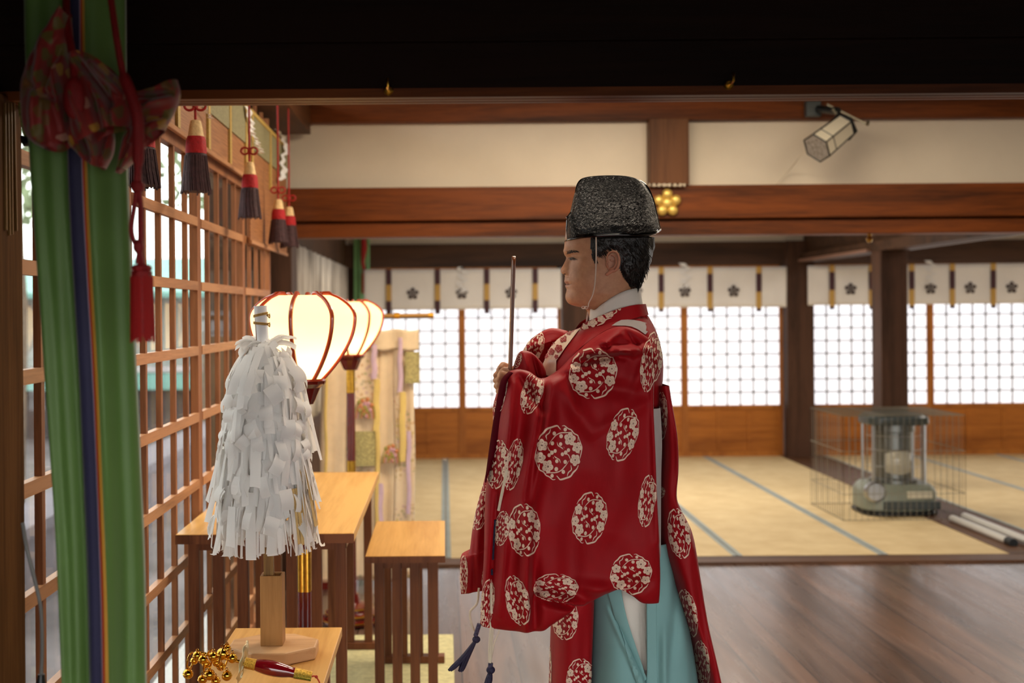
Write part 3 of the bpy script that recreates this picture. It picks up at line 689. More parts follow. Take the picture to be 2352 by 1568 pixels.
mb.grid(P); tag(mb.build('green_cloth', cloth('jade_green_cloth', '#4f8f6c', .8), solid=.003, sub=1), 'jade green cloth under the bell wand on the nearest stand', 'cloth')
# ================================================================ embroidered cloth stand
ky = 6.75
kt = thing('cloth_stand', tuple(at(850, 1330, ky) * 1.0), 'pale embroidered cloth panels hanging from a gilt rod in front of the tatami room', 'hanging')
ka, kb = at(760, 727, ky), at(984, 724, ky)
mb = MB(); mb.tube([ka, kb], .0115, 12); mb.build('rod', plain('gilt_rod', '#b88a4a', .4, .3), kt)
mb = MB(); mb.tube([kb + Vector((-.0, 0, 0)), kb + Vector((.03, 0, 0))], [.015, .013], 12); mb.tube([at(905, 725, ky), at(918, 725, ky)], .018, 12); mb.build('rod_end', plain('gold_paint', '#d79a2c', .35, .5), kt)
mb = MB(); mb.tube([at(760, 727, ky), Vector((at(760, 727, ky).x, ky, .02))], .012, 10); mb.box(at(760, 0, ky).x - .12, at(760, 0, ky).x + .12, ky - .12, ky + .12, 0, .04); mb.build('post', M_lacq, kt, smooth=False)
def brocade():
    m, nt, b = _new('embroidered_cream_silk'); L = nt.links; _set(b, Roughness=.6, Sheen_Weight=.4)
    n = noise_node(nt, 5, 3); base = ramp(nt, n.outputs['Fac'], [(.3, rgb('#d8bd96')), (.7, rgb('#e9d3b2'))])
    v = nt.nodes.new('ShaderNodeTexVoronoi'); v.inputs['Scale'].default_value = 42; L.new(noise_node(nt, 1).inputs['Vector'].links[0].from_socket, v.inputs['Vector'])
    tc = nt.nodes.new('ShaderNodeTexCoord'); sp = nt.nodes.new('ShaderNodeSeparateXYZ'); L.new(tc.outputs['Object'], sp.inputs[0])
    colr = ramp(nt, v.outputs['Color'], [(.2, rgb('#b9a13f')), (.4, rgb('#c78a55')), (.55, rgb('#8a8f4a')), (.75, rgb('#c29a9c'))])
    mr = nt.nodes.new('ShaderNodeMath'); mr.operation = 'LESS_THAN'; mr.inputs[1].default_value = .42; L.new(v.outputs['Distance'], mr.inputs[0])
    big = noise_node(nt, 3.2, 1, .4); g = nt.nodes.new('ShaderNodeMath'); g.operation = 'GREATER_THAN'; g.inputs[1].default_value = .53; L.new(big.outputs['Fac'], g.inputs[0])
    mu = nt.nodes.new('ShaderNodeMath'); mu.operation = 'MULTIPLY'; L.new(mr.outputs[0], mu.inputs[0]); L.new(g.outputs[0], mu.inputs[1])
    m3 = nt.nodes.new('ShaderNodeMath'); m3.operation = 'MULTIPLY'; m3.inputs[1].default_value = .55; L.new(mu.outputs[0], m3.inputs[0])
    mx = nt.nodes.new('ShaderNodeMix'); mx.data_type = 'RGBA'; L.new(m3.outputs[0], mx.inputs[0]); L.new(base.outputs[0], mx.inputs[6]); L.new(colr.outputs[0], mx.inputs[7]); L.new(mx.outputs[2], b.inputs['Base Color'])
    return m
M_broc = brocade(); M_cream = cloth('cream_silk', '#e3caa4', .6, nscale=5); M_lav = cloth('lavender_ribbon', '#d0b2c0', .6); M_yel = cloth('yellow_ribbon', '#dcbd6c', .6); M_olv = plain('olive_checked_brocade', '#a79a63', .7, 0, 90, .45)
for k, (a, b, top, bot, mt_) in enumerate(((737, 800, 770, 1345, 0), (797, 868, 800, 1330, 1), (862, 912, 765, 1335, 0), (905, 952, 762, 1325, 1))):
    mb = MB(); P = []; dy = .015 * (k % 2)
    for i in range(40):
        v = i / 39; row = []
        for j in range(17):
            u = j / 16; p = at(a + (b - a) * u, top + (bot - top) * v, ky - .03 - dy); row.append(Vector((p.x + .004 * math.sin(v * 9 + k), p.y - .012 * math.sin(u * PI * 2.4 + v * 1.5) - .02 * math.sin(u * PI), p.z)))
        P.append(row)
    mb.grid(P); mb.build('cloth_panel', M_broc if mt_ else M_cream, kt, solid=.003)
mb = MB(); P = []
for i in range(8):
    P.append([(lambda p: Vector((p.x, p.y - .012 * math.sin(j * 1.1), p.z)))(at(800 + 162 * j / 16, 757 + 47 * i / 7 + 2 * math.sin(j), ky - .075)) for j in range(17)])
mb.grid(P); mb.build('top_fold', M_cream, kt, solid=.006)
mb = MB()
for (x0, x1, y0, y1, mi) in ((853, 866, 790, 870, 0), (858, 872, 870, 990, 1), (914, 925, 775, 900, 0), (918, 932, 900, 1060, 1), (862, 872, 990, 1330, 1), (745, 752, 850, 1100, 1), (868, 880, 1110, 1240, 0), (934, 944, 990, 1180, 0)):
    P = [[at(x0 + (x1 - x0) * j / 3, y0 + (y1 - y0) * i / 12, ky - .085 - .006 * math.sin(j * 1.05)) + Vector((.003 * math.sin(i * .9), 0, 0)) for j in range(4)] for i in range(13)]
    mb.grid(P, mi)
mb.build('ribbons', [M_lav, M_yel], kt)
mb = MB(); P = [[at(930 + 34 * j / 5, 808 + 72 * i / 8, ky - .09) + Vector((0, -.006 * math.sin(j), 0)) for j in range(6)] for i in range(9)]; mb.grid(P); mb.build('checked_patch', M_olv, kt); mb = MB()
P = [[at(816 + 48 * j / 5, 990 + 80 * i / 8, ky - .085) + Vector((0, -.006 * math.sin(j), 0)) for j in range(6)] for i in range(9)]; mb.grid(P); mb.build('checked_patch', M_olv, kt)
for (cx, cy, w, h) in ((838, 935, 24, 48), (898, 1040, 20, 42)):   # embroidered canopy motif
    mb = MB()
    for k in range(5):
        q = [at(cx + (w - 4 * k) * math.cos(a), cy + h * .55 - (h - 8 * k) * (math.sin(a)), ky - .088 - .0008 * k) for a in [PI * i / 20 for i in range(21)]]
        mb.tube(q, .0032, 5, mi=k % 3)
    for k in range(14): c = at(cx + w * .7 * math.cos(k * 2.4) * math.sqrt(k / 14), cy + h * .5 * math.sin(k * 2.4) * math.sqrt(k / 14), ky - .09); mb.sphere(c, (.012, .003, .012), 8, 5, mi=k % 3)
    mb.build('embroidery', [plain('olive_thread', '#94893c', .6), plain('copper_thread', '#c07a4a', .6), plain('rose_thread', '#c08f94', .6)], kt)
# ================================================================ paraffin heater inside its wire guard
hy = 8.96
M_chr = plain('brushed_steel', '#b9bcbe', .3, 1); M_hd = plain('dark_grey_enamel', '#3b4242', .35, 0); M_gr = plain('grey_green_enamel', '#7d8375', .4, 0); M_blk = plain('black_enamel', '#15181a', .4)
hx0, hx1 = at(1968, 1190, hy).x, at(2138, 1190, hy).x; hc = (hx0 + hx1) / 2; hw = (hx1 - hx0) / 2
ht = thing('paraffin_heater', (hc, hy, .013), 'grey and black cylindrical paraffin heater standing on the tatami in a wire guard', 'heater')
def rbox(mb, hwx, hwy, z0, z1, n=10, p=4, mi=0, taper=1.0):
    rows = []
    for z, k in ((z0, .96), (z0 + .01, 1), (z0 + (z1 - z0) * .7, 1), (z1 - .02, .97 * taper), (z1, .88 * taper)):
        rows.append([Vector((hc + hwx * k * math.copysign(abs(math.cos(a)) ** (2 / p), math.cos(a)), hy + hwy * k * math.copysign(abs(math.sin(a)) ** (2 / p), math.sin(a)), z)) for a in [2 * PI * i / 48 for i in range(48)]])
    mb.grid(rows, mi, True); o = len(mb.v) - 48; mb.f.append(tuple(o + i for i in range(48))); mb.m.append(mi)
mb = MB(); rbox(mb, hw * 1.02, .23, .013, .045); mb.build('tray', M_blk, ht)
mb = MB(); rbox(mb, hw, .21, .045, .235, taper=.95); mb.build('tank', M_gr, ht)
mb = MB(); mb.box(hc - hw * .55, hc + hw * .95, hy - .22, hy - .2, .06, .12); mb.build('front_band', M_hd, ht, bevel=.005)
mb = MB(); mb.box(hc + .02, hc + .2, hy - .222, hy - .195, .14, .19); mb.build('control_panel', plain('ivory_plate', '#c9c3ac', .5), ht, bevel=.004)
mb = MB(); mb.lathe([(.0, 0), (.075, 0), (.075, .03), (.06, .045), (0, .045)], n=28, M=Matrix.Translation((hc - hw * .78, hy - .19, .19)) @ Matrix.Rotation(PI / 2, 4, 'X')); mb.build('dial', M_chr, ht)
mb = MB(); mb.lathe([(.0, .235), (.17, .235), (.17, .26), (.13, .27), (.13, .60), (.15, .61), (.15, .66), (0, .66)], (hc, hy, 0), 40); mb.build('burner_drum', plain('smoky_steel', '#6e706c', .35, .8), ht)
mb = MB(); mb.lathe([(.0, .29), (.10, .30), (.112, .32), (.112, .45), (.10, .47), (0, .47)], (hc, hy - .03, 0), 32); mb.build('glass_chimney', plain('pale_heat_glass', '#b8b3a0', .15, 0), ht)
for a in (-2.5, -.64, .64, 2.5, -1.57):
    if a == -1.57: continue
    mb = MB(); x, y = hc + hw * .86 * math.cos(a), hy + .19 * math.sin(a); mb.tube([(x, y, .22), (x, y, .66), (x * .98 + hc * .02, y, .69)], .010, 10); mb.build('upright_rail', M_chr, ht)
mb = MB(); rbox(mb, hw * .84, .19, .66, .735); mb.build('top_plate', M_hd, ht)
mb = MB()
for k in range(17): a = PI + PI * k / 16; x, y = hc + hw * .74 * math.cos(a), hy + .175 * math.sin(a); mb.tube([(x, y, .24), (x, y, .66)], .0018, 5)
for z in (.36, .48, .58): mb.tube([(hc + hw * .745 * math.cos(a), hy + .177 * math.sin(a), z) for a in [PI + PI * k / 16 for k in range(17)]], .002, 5)
mb.build('front_grille', M_chr, ht)
M_wire = plain('galvanised_wire', '#8a8578', .4, .7)
gx0, gx1 = 2.80, 3.66; gy0, gy1 = hy - .38, hy + .38; gz = .75
gt = thing('wire_guard', (hc, hy, .013), 'thin wire cage guard around the paraffin heater', 'guard')
def wires(name, a0, a1, fn, n, zs):
    mb = MB()
    for i in range(n + 1): q = a0 + (a1 - a0) * i / n; mb.tube([fn(q, .013), fn(q, gz)], .0018, 5)
    for z in zs: mb.tube([fn(a0, z), fn(a1, z)], .0024, 5)
    mb.build(name, M_wire, gt)
zs = (.018, .2, .5, gz)
wires('guard_side', gx0, gx1, lambda q, z: (q, gy0, z), 20, zs); wires('guard_side', gx0, gx1, lambda q, z: (q, gy1, z), 20, zs)
wires('guard_side', gy0, gy1, lambda q, z: (gx0, q, z), 14, zs); wires('guard_side', gy0, gy1, lambda q, z: (gx1, q, z), 14, zs)
mb = MB()
for i in range(15): y = gy0 + (gy1 - gy0) * i / 14; mb.tube([(gx0, y, gz), (gx1, y, gz)], .0018, 5)
for x in (gx0, hc - .2, hc + .2, gx1): mb.tube([(x, gy0, gz), (x, gy1, gz)], .0024, 5)
mb.build('guard_top', M_wire, gt)
# ================================================================ metal rods along the sill, hooks, crest, spotlight
M_sil = plain('silver_pole', '#dddbd5', .3, .35)
for (dx, lab, z) in ((0, 'silver pole lying along the sill, the left one of two', .035), (.085, 'silver pole with a black cap along the sill, right one of two', .05)):
    t = thing('metal_pole', (3.54 + dx, 8, .02), lab, 'pole', 'silver poles on the sill'); y0 = 7.65 - dx * 1.2
    mb = MB(); mb.tube([(3.54 + dx, y0, z), (3.54 + dx, 8.52, z)], .025, 14); mb.build('tube', M_sil, t)
    mb = MB(); mb.tube([(3.54 + dx, y0 - .05, z), (3.54 + dx, y0 + .03, z)], .028, 14); mb.build('end_cap', M_blk, t)
def hook(px, py, label):
    c = at(px, py, 2.395); t = thing('brass_hook', tuple(c), label, 'hook')
    mb = MB(); mb.lathe([(.0, 0), (.0098, 0), (.0098, .003), (.007, .006), (0, .006)], n=24, M=Matrix.Translation(c + Vector((0, .0245, -.001))) @ Matrix.Rotation(PI / 2, 4, 'X')); mb.build('rosette', M_brass, t)
    mb = MB(); mb.tube([c + Vector((0, .02, 0)), c + Vector((0, -.006, -.002)), c + Vector((0, -.016, .0)), c + Vector((0, -.019, .010)), c + Vector((0, -.016, .016))], .0028, 8); mb.build('prong', M_brass, t)
hook(891, 202, 'small brass hook on the black beam above the lantern'); t = thing('brass_fitting', tuple(at(1997, 545, 7.3)), 'small gilt fitting hanging under the brown lintel above the far pillar', 'fitting')
c = at(1997, 538, 7.3); mb = MB(); mb.lathe([(0, -.05), (.012, -.048), (.018, -.03), (.010, -.012), (.014, 0), (.008, .012), (0, .014)], tuple(c), 16); mb.build('drop', M_brass, t)
hook(1680, 189, 'small brass hook on the black beam at upper right')
c = at(1533, 466, 7.16); t = thing('plum_crest', tuple(c), 'gilt plum blossom crest of round knobs on the brown lintel', 'ornament')
mb = MB(); mb.sphere(c, (.034, .022, .034), 20, 14); mb.build('centre_knob', M_gold2 if 'M_gold2' in globals() else plain('gold_leaf', '#e8c468', .35, .5), t)
for k in range(5):
    a = PI / 2 + 2 * PI * k / 5; mb = MB(); mb.sphere(c + Vector((.052 * math.cos(a), 0, .052 * math.sin(a))), (.031, .022, .031), 20, 14); mb.build('petal_knob', plain('gold_leaf', '#e8c468', .35, .5), t)
mb = MB(); mb.tube([at(1490 + 6 * k, 423 + (2 if k % 2 else 0) - (0), 7.14) for k in range(15)], .006, 8); mb.tube([at(1490 + 6 * k, 427 - (2 if k % 2 else 0), 7.14) for k in range(15)], .006, 8)
tag(mb.build('straw_rope', plain('pale_rope', '#cdbfa8', .8)), 'pale rope tied round the foot of the short brown post', 'rope')
# spotlight
sy = 6.95; sl = thing('hexagonal_spotlight', tuple(at(1880, 265, 7.15)), 'hexagonal glass lantern on a metal bracket under the upper beam', 'lamp')
p0, p1 = at(1876, 340, sy - .06), at(1936, 292, sy + .04); ax = (p1 - p0).normalized(); u = ax.cross(Vector((0, 1, 0))).normalized(); w = ax.cross(u)
def hexr(p, r): return [p + (u * math.cos(PI / 3 * k + .5) + w * math.sin(PI / 3 * k + .5)) * r for k in range(6)]
h0, h1 = hexr(p0, .088), hexr(p1, .076); mb = MB(); mb.grid([h0, h1], 0, True); mb.build('glass_sides', plain('milk_glass', '#e6dcc4', .4, 0), sl, smooth=False)
mb = MB(); mb.add(h0, [tuple(range(6))]); mb.build('front_glass', plain('rippled_glass', '#9a948c', .15, 0, 60, .4, .6), sl, smooth=False)
mb = MB()
for k in range(6): j = (k + 1) % 6; mb.tube([h0[k], h1[k]], .0042, 6); mb.tube([h0[k], h0[j]], .0045, 6); mb.tube([h1[k], h1[j]], .0045, 6); m0 = h0[k].lerp(h1[k], .28); mb.tube([m0, h0[j].lerp(h1[j], .28)], .003, 6)
mb.build('frame', M_blk, sl)
mb = MB(); mb.tube([p1, p1 + ax * .012, p1 + ax * .03], [.088, .09, .03], 6); mb.build('back_cap', M_blk, sl, smooth=False)
mb = MB(); mb.sphere(p1 + ax * .05 + Vector((0, 0, .01)), (.024, .024, .034), 14, 10); mb.build('amber_knob', plain('amber_bulb', '#c07a1c', .3), sl)
mb = MB(); a, b = at(1848, 242, 7.19), at(1884, 268, 7.17); mb.box(a.x, b.x, 7.15, 7.21, b.z, a.z + .02); mb.build('wall_plate', M_hd, sl, bevel=.003)
mb = MB(); mb.tube([at(1880, 250, 7.15), at(1925, 255, 7.0)], .022, 12); mb.build('joint', M_blk, sl)
mb = MB(); mb.bar(at(1900, 240, 7.05), at(1992, 286, 6.95), .016, .010); mb.bar(at(1912, 250, 7.0), p1 + ax * .02, .012, .012); mb.tube([at(1992, 286, 6.95), at(1994, 280, 6.93)], .010, 8); mb.build('bracket_arm', plain('dull_steel', '#77705f', .45, .7), sl)
mb = MB(); P = catmull([at(1850, 345, sy), at(1836, 362, sy + .05), at(1815, 388, 7.2), at(1780, 428, 7.25)], 20); mb.tube(P, .0022, 6); mb.build('cable', plain('pale_cable', '#cdbfa6', .6), sl)
# ================================================================ the person
PY = 3.2; rnd = random.Random(5)
def skin_mat():
    m, nt, b = _new('skin'); n = noise_node(nt, 60, 4); r = ramp(nt, n.outputs['Fac'], [(.3, rgb('#b78160')), (.7, rgb('#c9946f'))])
    nt.links.new(r.outputs[0], b.inputs['Base Color']); _set(b, Roughness=.5, Subsurface_Weight=.12, Subsurface_Scale=.01, Specular_IOR_Level=.35)
    b.inputs['Subsurface Radius'].default_value = (1, .35, .2); f = noise_node(nt, 900, 2); bump(nt, b, f.outputs['Fac'], .08, .0006); return m
M_skin = skin_mat(); M_lip = plain('lip_skin', '#ac6e58', .45, 0, 80, .06); M_ear = plain('ear_skin', '#c58468', .5, 0, 60, .05, 0, Subsurface_Weight=.2)
def hairmat():
    m, nt, b = _new('black_hair'); _set(b, Roughness=.42); n = noise_node(nt, 260, 3, .6, (.5, 1, .35)); r = ramp(nt, n.outputs['Fac'], [(.35, rgb('#080606')), (.75, rgb('#2a211c'))]); nt.links.new(r.outputs[0], b.inputs['Base Color']); bump(nt, b, n.outputs['Fac'], .8, .004); return m
M_hair = hairmat()
pr = thing('person', tuple(Vector((at(1460, 0, PY).x, PY, .0))), 'person in a red robe with white plum roundels and tall black hat, standing in profile', 'person')
# ---------------------------------------------------------------- head: stacked rings between the profile and the back of the skull
HR = [ # (front cheek plane x,y ; mid profile x ; back x,y ; half width m)
 (1395, 462, 1395, 1400, 462, .010), (1345, 468, 1345, 1445, 466, .045), (1320, 480, 1320, 1468, 478, .060), (1307, 500, 1307, 1482, 496, .070), (1301, 522, 1301, 1488, 520, .0745), (1299, 545, 1298.5, 1489, 543, .0765),
 (1298.5, 560, 1296.8, 1489, 556, .078), (1298.5, 570, 1296, 1488, 566, .0785), (1298.5, 578, 1295.2, 1487, 574, .079), (1300.5, 585, 1296.5, 1486, 582, .079), (1303.5, 591, 1300.2, 1484, 590, .0785),
 (1305.5, 597, 1299.0, 1482, 597, .0785), (1306, 603, 1296.3, 1480, 603, .0785), (1305.5, 609, 1293.3, 1478, 609, .0785), (1305, 614, 1290.2, 1476, 615, .078), (1304, 618.5, 1288.0, 1474, 620, .078), (1303.3, 622.5, 1287.9, 1472, 625, .0778), (1302.8, 626, 1289.5, 1470, 630, .0775),
 (1302.3, 629.5, 1293.5, 1468, 635, .077), (1302, 632.5, 1297.5, 1466, 640, .0765), (1302, 637, 1297.2, 1464, 645, .076), (1301.5, 642, 1296.8, 1462, 650, .0755), (1301.5, 646, 1296.2, 1460, 655, .075), (1302, 650, 1298.3, 1459, 660, .0745),
 (1302.5, 652.5, 1300.6, 1458, 664, .074), (1302.5, 655, 1298.6, 1458, 668, .0735), (1303, 659, 1299.0, 1458, 672, .073), (1303.5, 664, 1301.6, 1458, 677, .072), (1303, 670, 1300.8, 1458, 682, .071), (1302, 676, 1299.0, 1459, 686, .0695),
 (1301.5, 683, 1298.8, 1460, 690, .068), (1303, 690, 1301.0, 1461, 694, .066), (1308, 696.5, 1306.0, 1462, 698, .064), (1318, 701.5, 1317, 1463, 702, .062), (1332, 705, 1332, 1464, 706, .0605), (1344, 709, 1344, 1465, 710, .059),
 (1350, 716, 1350, 1466, 716, .058), (1353, 726, 1353, 1468, 724, .0585), (1356, 740, 1356, 1471, 738, .061), (1358, 760, 1358, 1476, 758, .066), (1356, 790, 1356, 1484, 785, .08)]
def interp(t):
    k = min(int(t), len(HR) - 2); u = t - k; P = [HR[max(k - 1, 0)], HR[k], HR[k + 1], HR[min(k + 2, len(HR) - 1)]]
    return [.5 * (2 * b + (c - a) * u + (2 * a - 5 * b + 4 * c - d) * u * u + (3 * b - a - 3 * c + d) * u ** 3) for a, b, c, d in zip(*P)]
NR, NS = 236, 168; head = MB(); rows = []
def G(px, pz, cx, cz, sx, sz): return math.exp(-((px - cx) / sx) ** 2 - ((pz - cz) / sz) ** 2)
for i in range(NR):
    t = (len(HR) - 1) * i / (NR - 1); fx, fy, mx, bx_, by_, w = interp(t); row = []
    A = at(fx, fy, PY); B = at(bx_, by_, PY); Mx = at(mx, fy, PY); noseamt = A.x - Mx.x
    for k in range(NS):
        q = k / NS; a = 2 * PI * q; a = a - .42 * math.sin(a)   # denser near the face
        ca, sa = math.cos(a), math.sin(a)
        jaw = 1.0
        ex = 2.35 if fy < 690 else 2.15
        cc = math.copysign(abs(ca) ** (2 / ex), ca); ss = math.copysign(abs(sa) ** (2 / ex), sa)
        u = (1 - cc) / 2                    # 0 front .. 1 back
        x = A.x + (B.x - A.x) * u; z = A.z + (B.z - A.z) * u; y = w * ss
        # face narrows toward the front, cheeks full
        yn = PY - abs(y); px = CX + x * F / yn; py = CY - (z - CZ) * F / yn
        y *= 1 - .06 * G(px, py, 1330, 690, 40, 26)
        ay = abs(y); front = ca > 0
        if front:
            if 585 < py < 640:
                sy_ = .0085 + .0075 * min(1, max(0, (py - 598) / 24)); x -= noseamt * math.exp(-(ay / sy_) ** 2.4)
            else:
                sy_ = .026 if 636 < py < 664 else .034; x -= noseamt * math.exp(-(ay / sy_) ** 2)
            x -= .0042 * math.exp(-((ay - .0155) / .006) ** 2) * G(0, py, 0, 625, 1, 6.0)     # nostril wing
            x += .0022 * math.exp(-((ay - .023) / .006) ** 2) * G(0, py, 0, 632, 1, 9)
            x += .0065 * math.exp(-((ay - .021) / .011) ** 2) * G(0, py, 0, 593, 1, 9)         # eye socket
            x -= .0035 * math.exp(-((ay - .026) / .013) ** 2) * G(0, py, 0, 577, 1, 7)         # brow ridge
            x += .0030 * math.exp(-((ay - .024) / .007) ** 2) * G(0, py, 0, 653, 1, 6)         # mouth corner
            x -= .0020 * math.exp(-((ay - .034) / .012) ** 2) * G(0, py, 0, 645, 1, 22)         # cheek in front of the mouth line
        s = 1 if y > 0 else -1
        d = 0
        d += .0040 * G(px, py, 1334, 640, 26, 30)    # cheek
        d += .0030 * G(px, py, 1338, 603, 16, 9)     # cheekbone
        d -= .0030 * G(px, py, 1337, 578, 14, 14)    # temple
        d -= .0035 * G(px, py, 1319, 596, 11, 8)     # socket side
        d += .0032 * G(px, py, 1318, 593, 9, 5.5)    # eyeball under the lids
        d -= .0014 * G(px, py, 1318, 587.5, 12, 1.7) # lid crease
        d -= .0016 * G(px, py, 1314, 646, 3.5, 18) * (1 if py > 630 else .6)   # smile fold
        d += .0035 * G(px, py, 1378, 676, 30, 14)    # jaw
        d -= .0035 * G(px, py, 1385, 712, 40, 12)    # under the jaw
        y += s * d * min(1, ay / .03)
        row.append(Vector((x, PY + y, z)))
    rows.append(row)
fm = []
def headmat(i, j):
    p = rows[i][j]; px = CX + (p.x * F / PY) + ROLL * 0; py = CY - (p.z - CZ) * F / PY; ay = abs(p.y - PY)
    if ay < .0265 and p.x < rows[i][0].x + .028:
        yl = 653 + 1.0 * math.cos(ay * 90); hw = (1 - (ay / .0265) ** 2)
        if yl - 7.0 * hw ** .7 < py < yl + 7.5 * hw ** .7 and 644.5 < py < 662: return 1
    return 0
head.grid(rows, mfun=headmat, closed_u=True)
HD = Drape(head)
# ear: helix, inner folds, lobe and shell fused into one surface
def ear(side):
    def e(px, py, out): p = at(px, py, PY - .085); return Vector((p.x, PY + side * (.0775 + out), p.z))
    def tube(mb, pts, r, flat=1): mb.tube(catmull([e(*p) for p in pts], 26), [r[0] + (r[1] - r[0]) * i / 25 if len(r) == 2 else r[0] + ((r[1] - r[0]) * i / 12.5 if i < 13 else (r[1] + (r[2] - r[1]) * (i - 12.5) / 12.5) - r[0]) for i in range(26)], 12, flat=flat)
    def ex(mb):
        tube(mb, [(1397, 604, .004), (1393.5, 594, .008), (1397, 583, .013), (1406, 577.5, .016), (1416, 581, .018), (1421, 594, .018), (1420.5, 609, .016), (1415, 620, .012), (1408, 623.5, .008)], (.0020, .0030, .0034))
        tube(mb, [(1411, 620, .009), (1404, 623, .007), (1397, 628, .004), (1394, 632, .002)], (.0042, .0048, .0034))
        tube(mb, [(1403, 586, .008), (1411, 589, .010), (1415, 599, .011), (1413, 610, .010), (1406, 617, .008), (1400, 617, .006)], (.0018, .0024, .0024))
        tube(mb, [(1402, 596, .006), (1408, 600, .005), (1412, 600, .009)], (.0016, .0018))
        tube(mb, [(1393.5, 602, .004), (1394.5, 608, .006), (1396, 614, .004)], (.0022, .0034, .0022))
        q = [e(x, y, .001) for x, y in ((1396, 588), (1405, 581), (1415, 585), (1419, 597), (1418, 609), (1412, 619), (1402, 623), (1396, 618))]
        c = sum(q, Vector()) / len(q); n = len(q); off = Vector((0, side * .0035, 0)); 
        mb.add([c - off * 2] + [p - off * 2.5 for p in q] + [c + off * .2] + [p + off for p in q], [(0, 1 + (i + 1) % n, 1 + i) for i in range(n)] + [(n + 1, n + 2 + i, n + 2 + (i + 1) % n) for i in range(n)] + [(1 + i, 1 + (i + 1) % n, n + 2 + (i + 1) % n, n + 2 + i) for i in range(n)])
    return remesh_union([], .0009, 3, ex)
# body under the clothes and the two hands, fused
X0 = at(1395, 0, PY).x
sh = lambda s: Vector((X0 + .03, PY + s * .15, 1.35)); el = lambda s: Vector((X0 + .02, PY + s * .18, 1.10)); XL = at(1460, 0, PY).x
hand_c = at(1158, 880, 3.10)
wr = lambda s: Vector((hand_c.x + .058, 3.10 + (.012 if s < 0 else .075), hand_c.z - .012 - (.0 if s < 0 else .012)))
caps = [((X0 + .02, PY - .05, .95), (X0 + .01, PY - .05, 1.28), .095, .10), ((X0 + .02, PY + .05, .95), (X0 + .01, PY + .05, 1.28), .095, .10), ((X0 + .02, PY - .09, 1.33), (X0 + .02, PY + .09, 1.33), .065, .065), ((X0 + .01, PY, 1.33), (at(1412, 0, PY).x, PY, 1.48), .055, .052)]
for s in (-1, 1):
    caps += [(sh(s), el(s), .045, .038), (el(s), wr(s), .036, .026), ((X0 + .03, PY + s * .062, .93), (XL, PY + s * .06, .52), .062, .046), ((XL, PY + s * .06, .52), (XL + .01, PY + s * .10, .10), .052, .040), ((XL + .01, PY + s * .10, .055), (XL - .13, PY + s * .10, .04), .038, .03)]
bv, bf = remesh_union(caps, .006, 8)
hands = []
def hand_caps(s):
    # s=-1 near (left) hand, back of the hand to the camera; fingers fold round the baton
    o = 3.10 + (-.004 if s < 0 else .070); C = []
    P = lambda px, py, dy: Vector((at(px, py, 3.10).x, o + s * -1 * dy * 1.0 if False else o + (dy if s < 0 else -dy), at(px, py, 3.10).z + (0 if s < 0 else .012)))
    w = wr(s); C.append((w, P(1172, 884, -.002), .027, .024))
    for i, (ky, kx) in enumerate(((860, 1152), (872, 1146), (884, 1145), (896, 1147))):
        r = .0098 - .0007 * i
        K = P(kx + 2, ky, -.006); C.append((P(1174, 880 + (i - 1.5) * 5, -.004), K, .016, r * 1.08))
        J1 = P(kx - 2 - (2 if i in (1, 2) else 0), ky + 3, .016 + .004 * (i % 2)); C.append((K, J1, r, r * .95))
        J2 = P(kx + 14, ky + 3, .034); C.append((J1, J2, r * .95, r * .86)); C.append((J2, P(kx + 25, ky + 2, .022), r * .86, r * .78))
    C.append((P(1182, 872, .004), P(1170, 858, .010), .014, .0115)); C.append((P(1170, 858, .010), P(1158, 852, .016), .0115, .0098)); C.append((P(1158, 852, .016), P(1152, 857, .026), .0098, .0082))
    return C
bodym = MB()
for (v, f) in ((bv, bf), remesh_union(hand_caps(-1), .0020, 3), remesh_union(hand_caps(1), .0022, 3)): bodym.add(v, f)
bodym.add(head.v, head.f, head.m)
for s in (-1, 1): v, f = ear(s); bodym.add(v, f, 2)
bodym.build('body', [M_skin, M_lip, M_ear], pr, fix=False, angle=80)
# ---------------------------------------------------------------- eyes, brow
def poly_patch(D, mb, pts, off, mi=0, n=6, maxd=.02):
    c = (sum(p[0] for p in pts) / len(pts), sum(p[1] for p in pts) / len(pts)); P = [c]; N = len(pts)
    for k in range(1, n + 1): P += [(c[0] + (x - c[0]) * k / n, c[1] + (y - c[1]) * k / n) for x, y in pts]
    F_ = [(0, 1 + i, 1 + (i + 1) % N) for i in range(N)]
    for k in range(n - 1):
        a, b = 1 + k * N, 1 + (k + 1) * N; F_ += [(a + i, b + i, b + (i + 1) % N, a + (i + 1) % N) for i in range(N)]
    D.lay(mb, P, F_, off, mi, maxd)
mb = MB(); lid = [(1307.5, 594.5), (1310, 591.2), (1314, 589.8), (1319, 590.6), (1324, 593.2), (1327, 595.5), (1322, 597), (1316, 597.6), (1311, 597)]
lid = [(x, y + .4) for x, y in lid]
poly_patch(HD, mb, [(1309, 594.6), (1312, 592.8), (1316, 592.2), (1320, 593.2), (1324, 595.6), (1319, 597.0), (1313, 597.2)], .0008, 0)
poly_patch(HD, mb, [(1309.3 + 3.2 + 3.2 * math.cos(a), 594.9 + 2.5 * math.sin(a)) for a in [2 * PI * k / 14 for k in range(14)]], .0016, 1, 3)
mb.build('eye', [plain('eye_white', '#5a483e', .8, Specular_IOR_Level=.1), plain('dark_iris', '#0c0807', .5, Specular_IOR_Level=.2)], pr)
mb = MB()
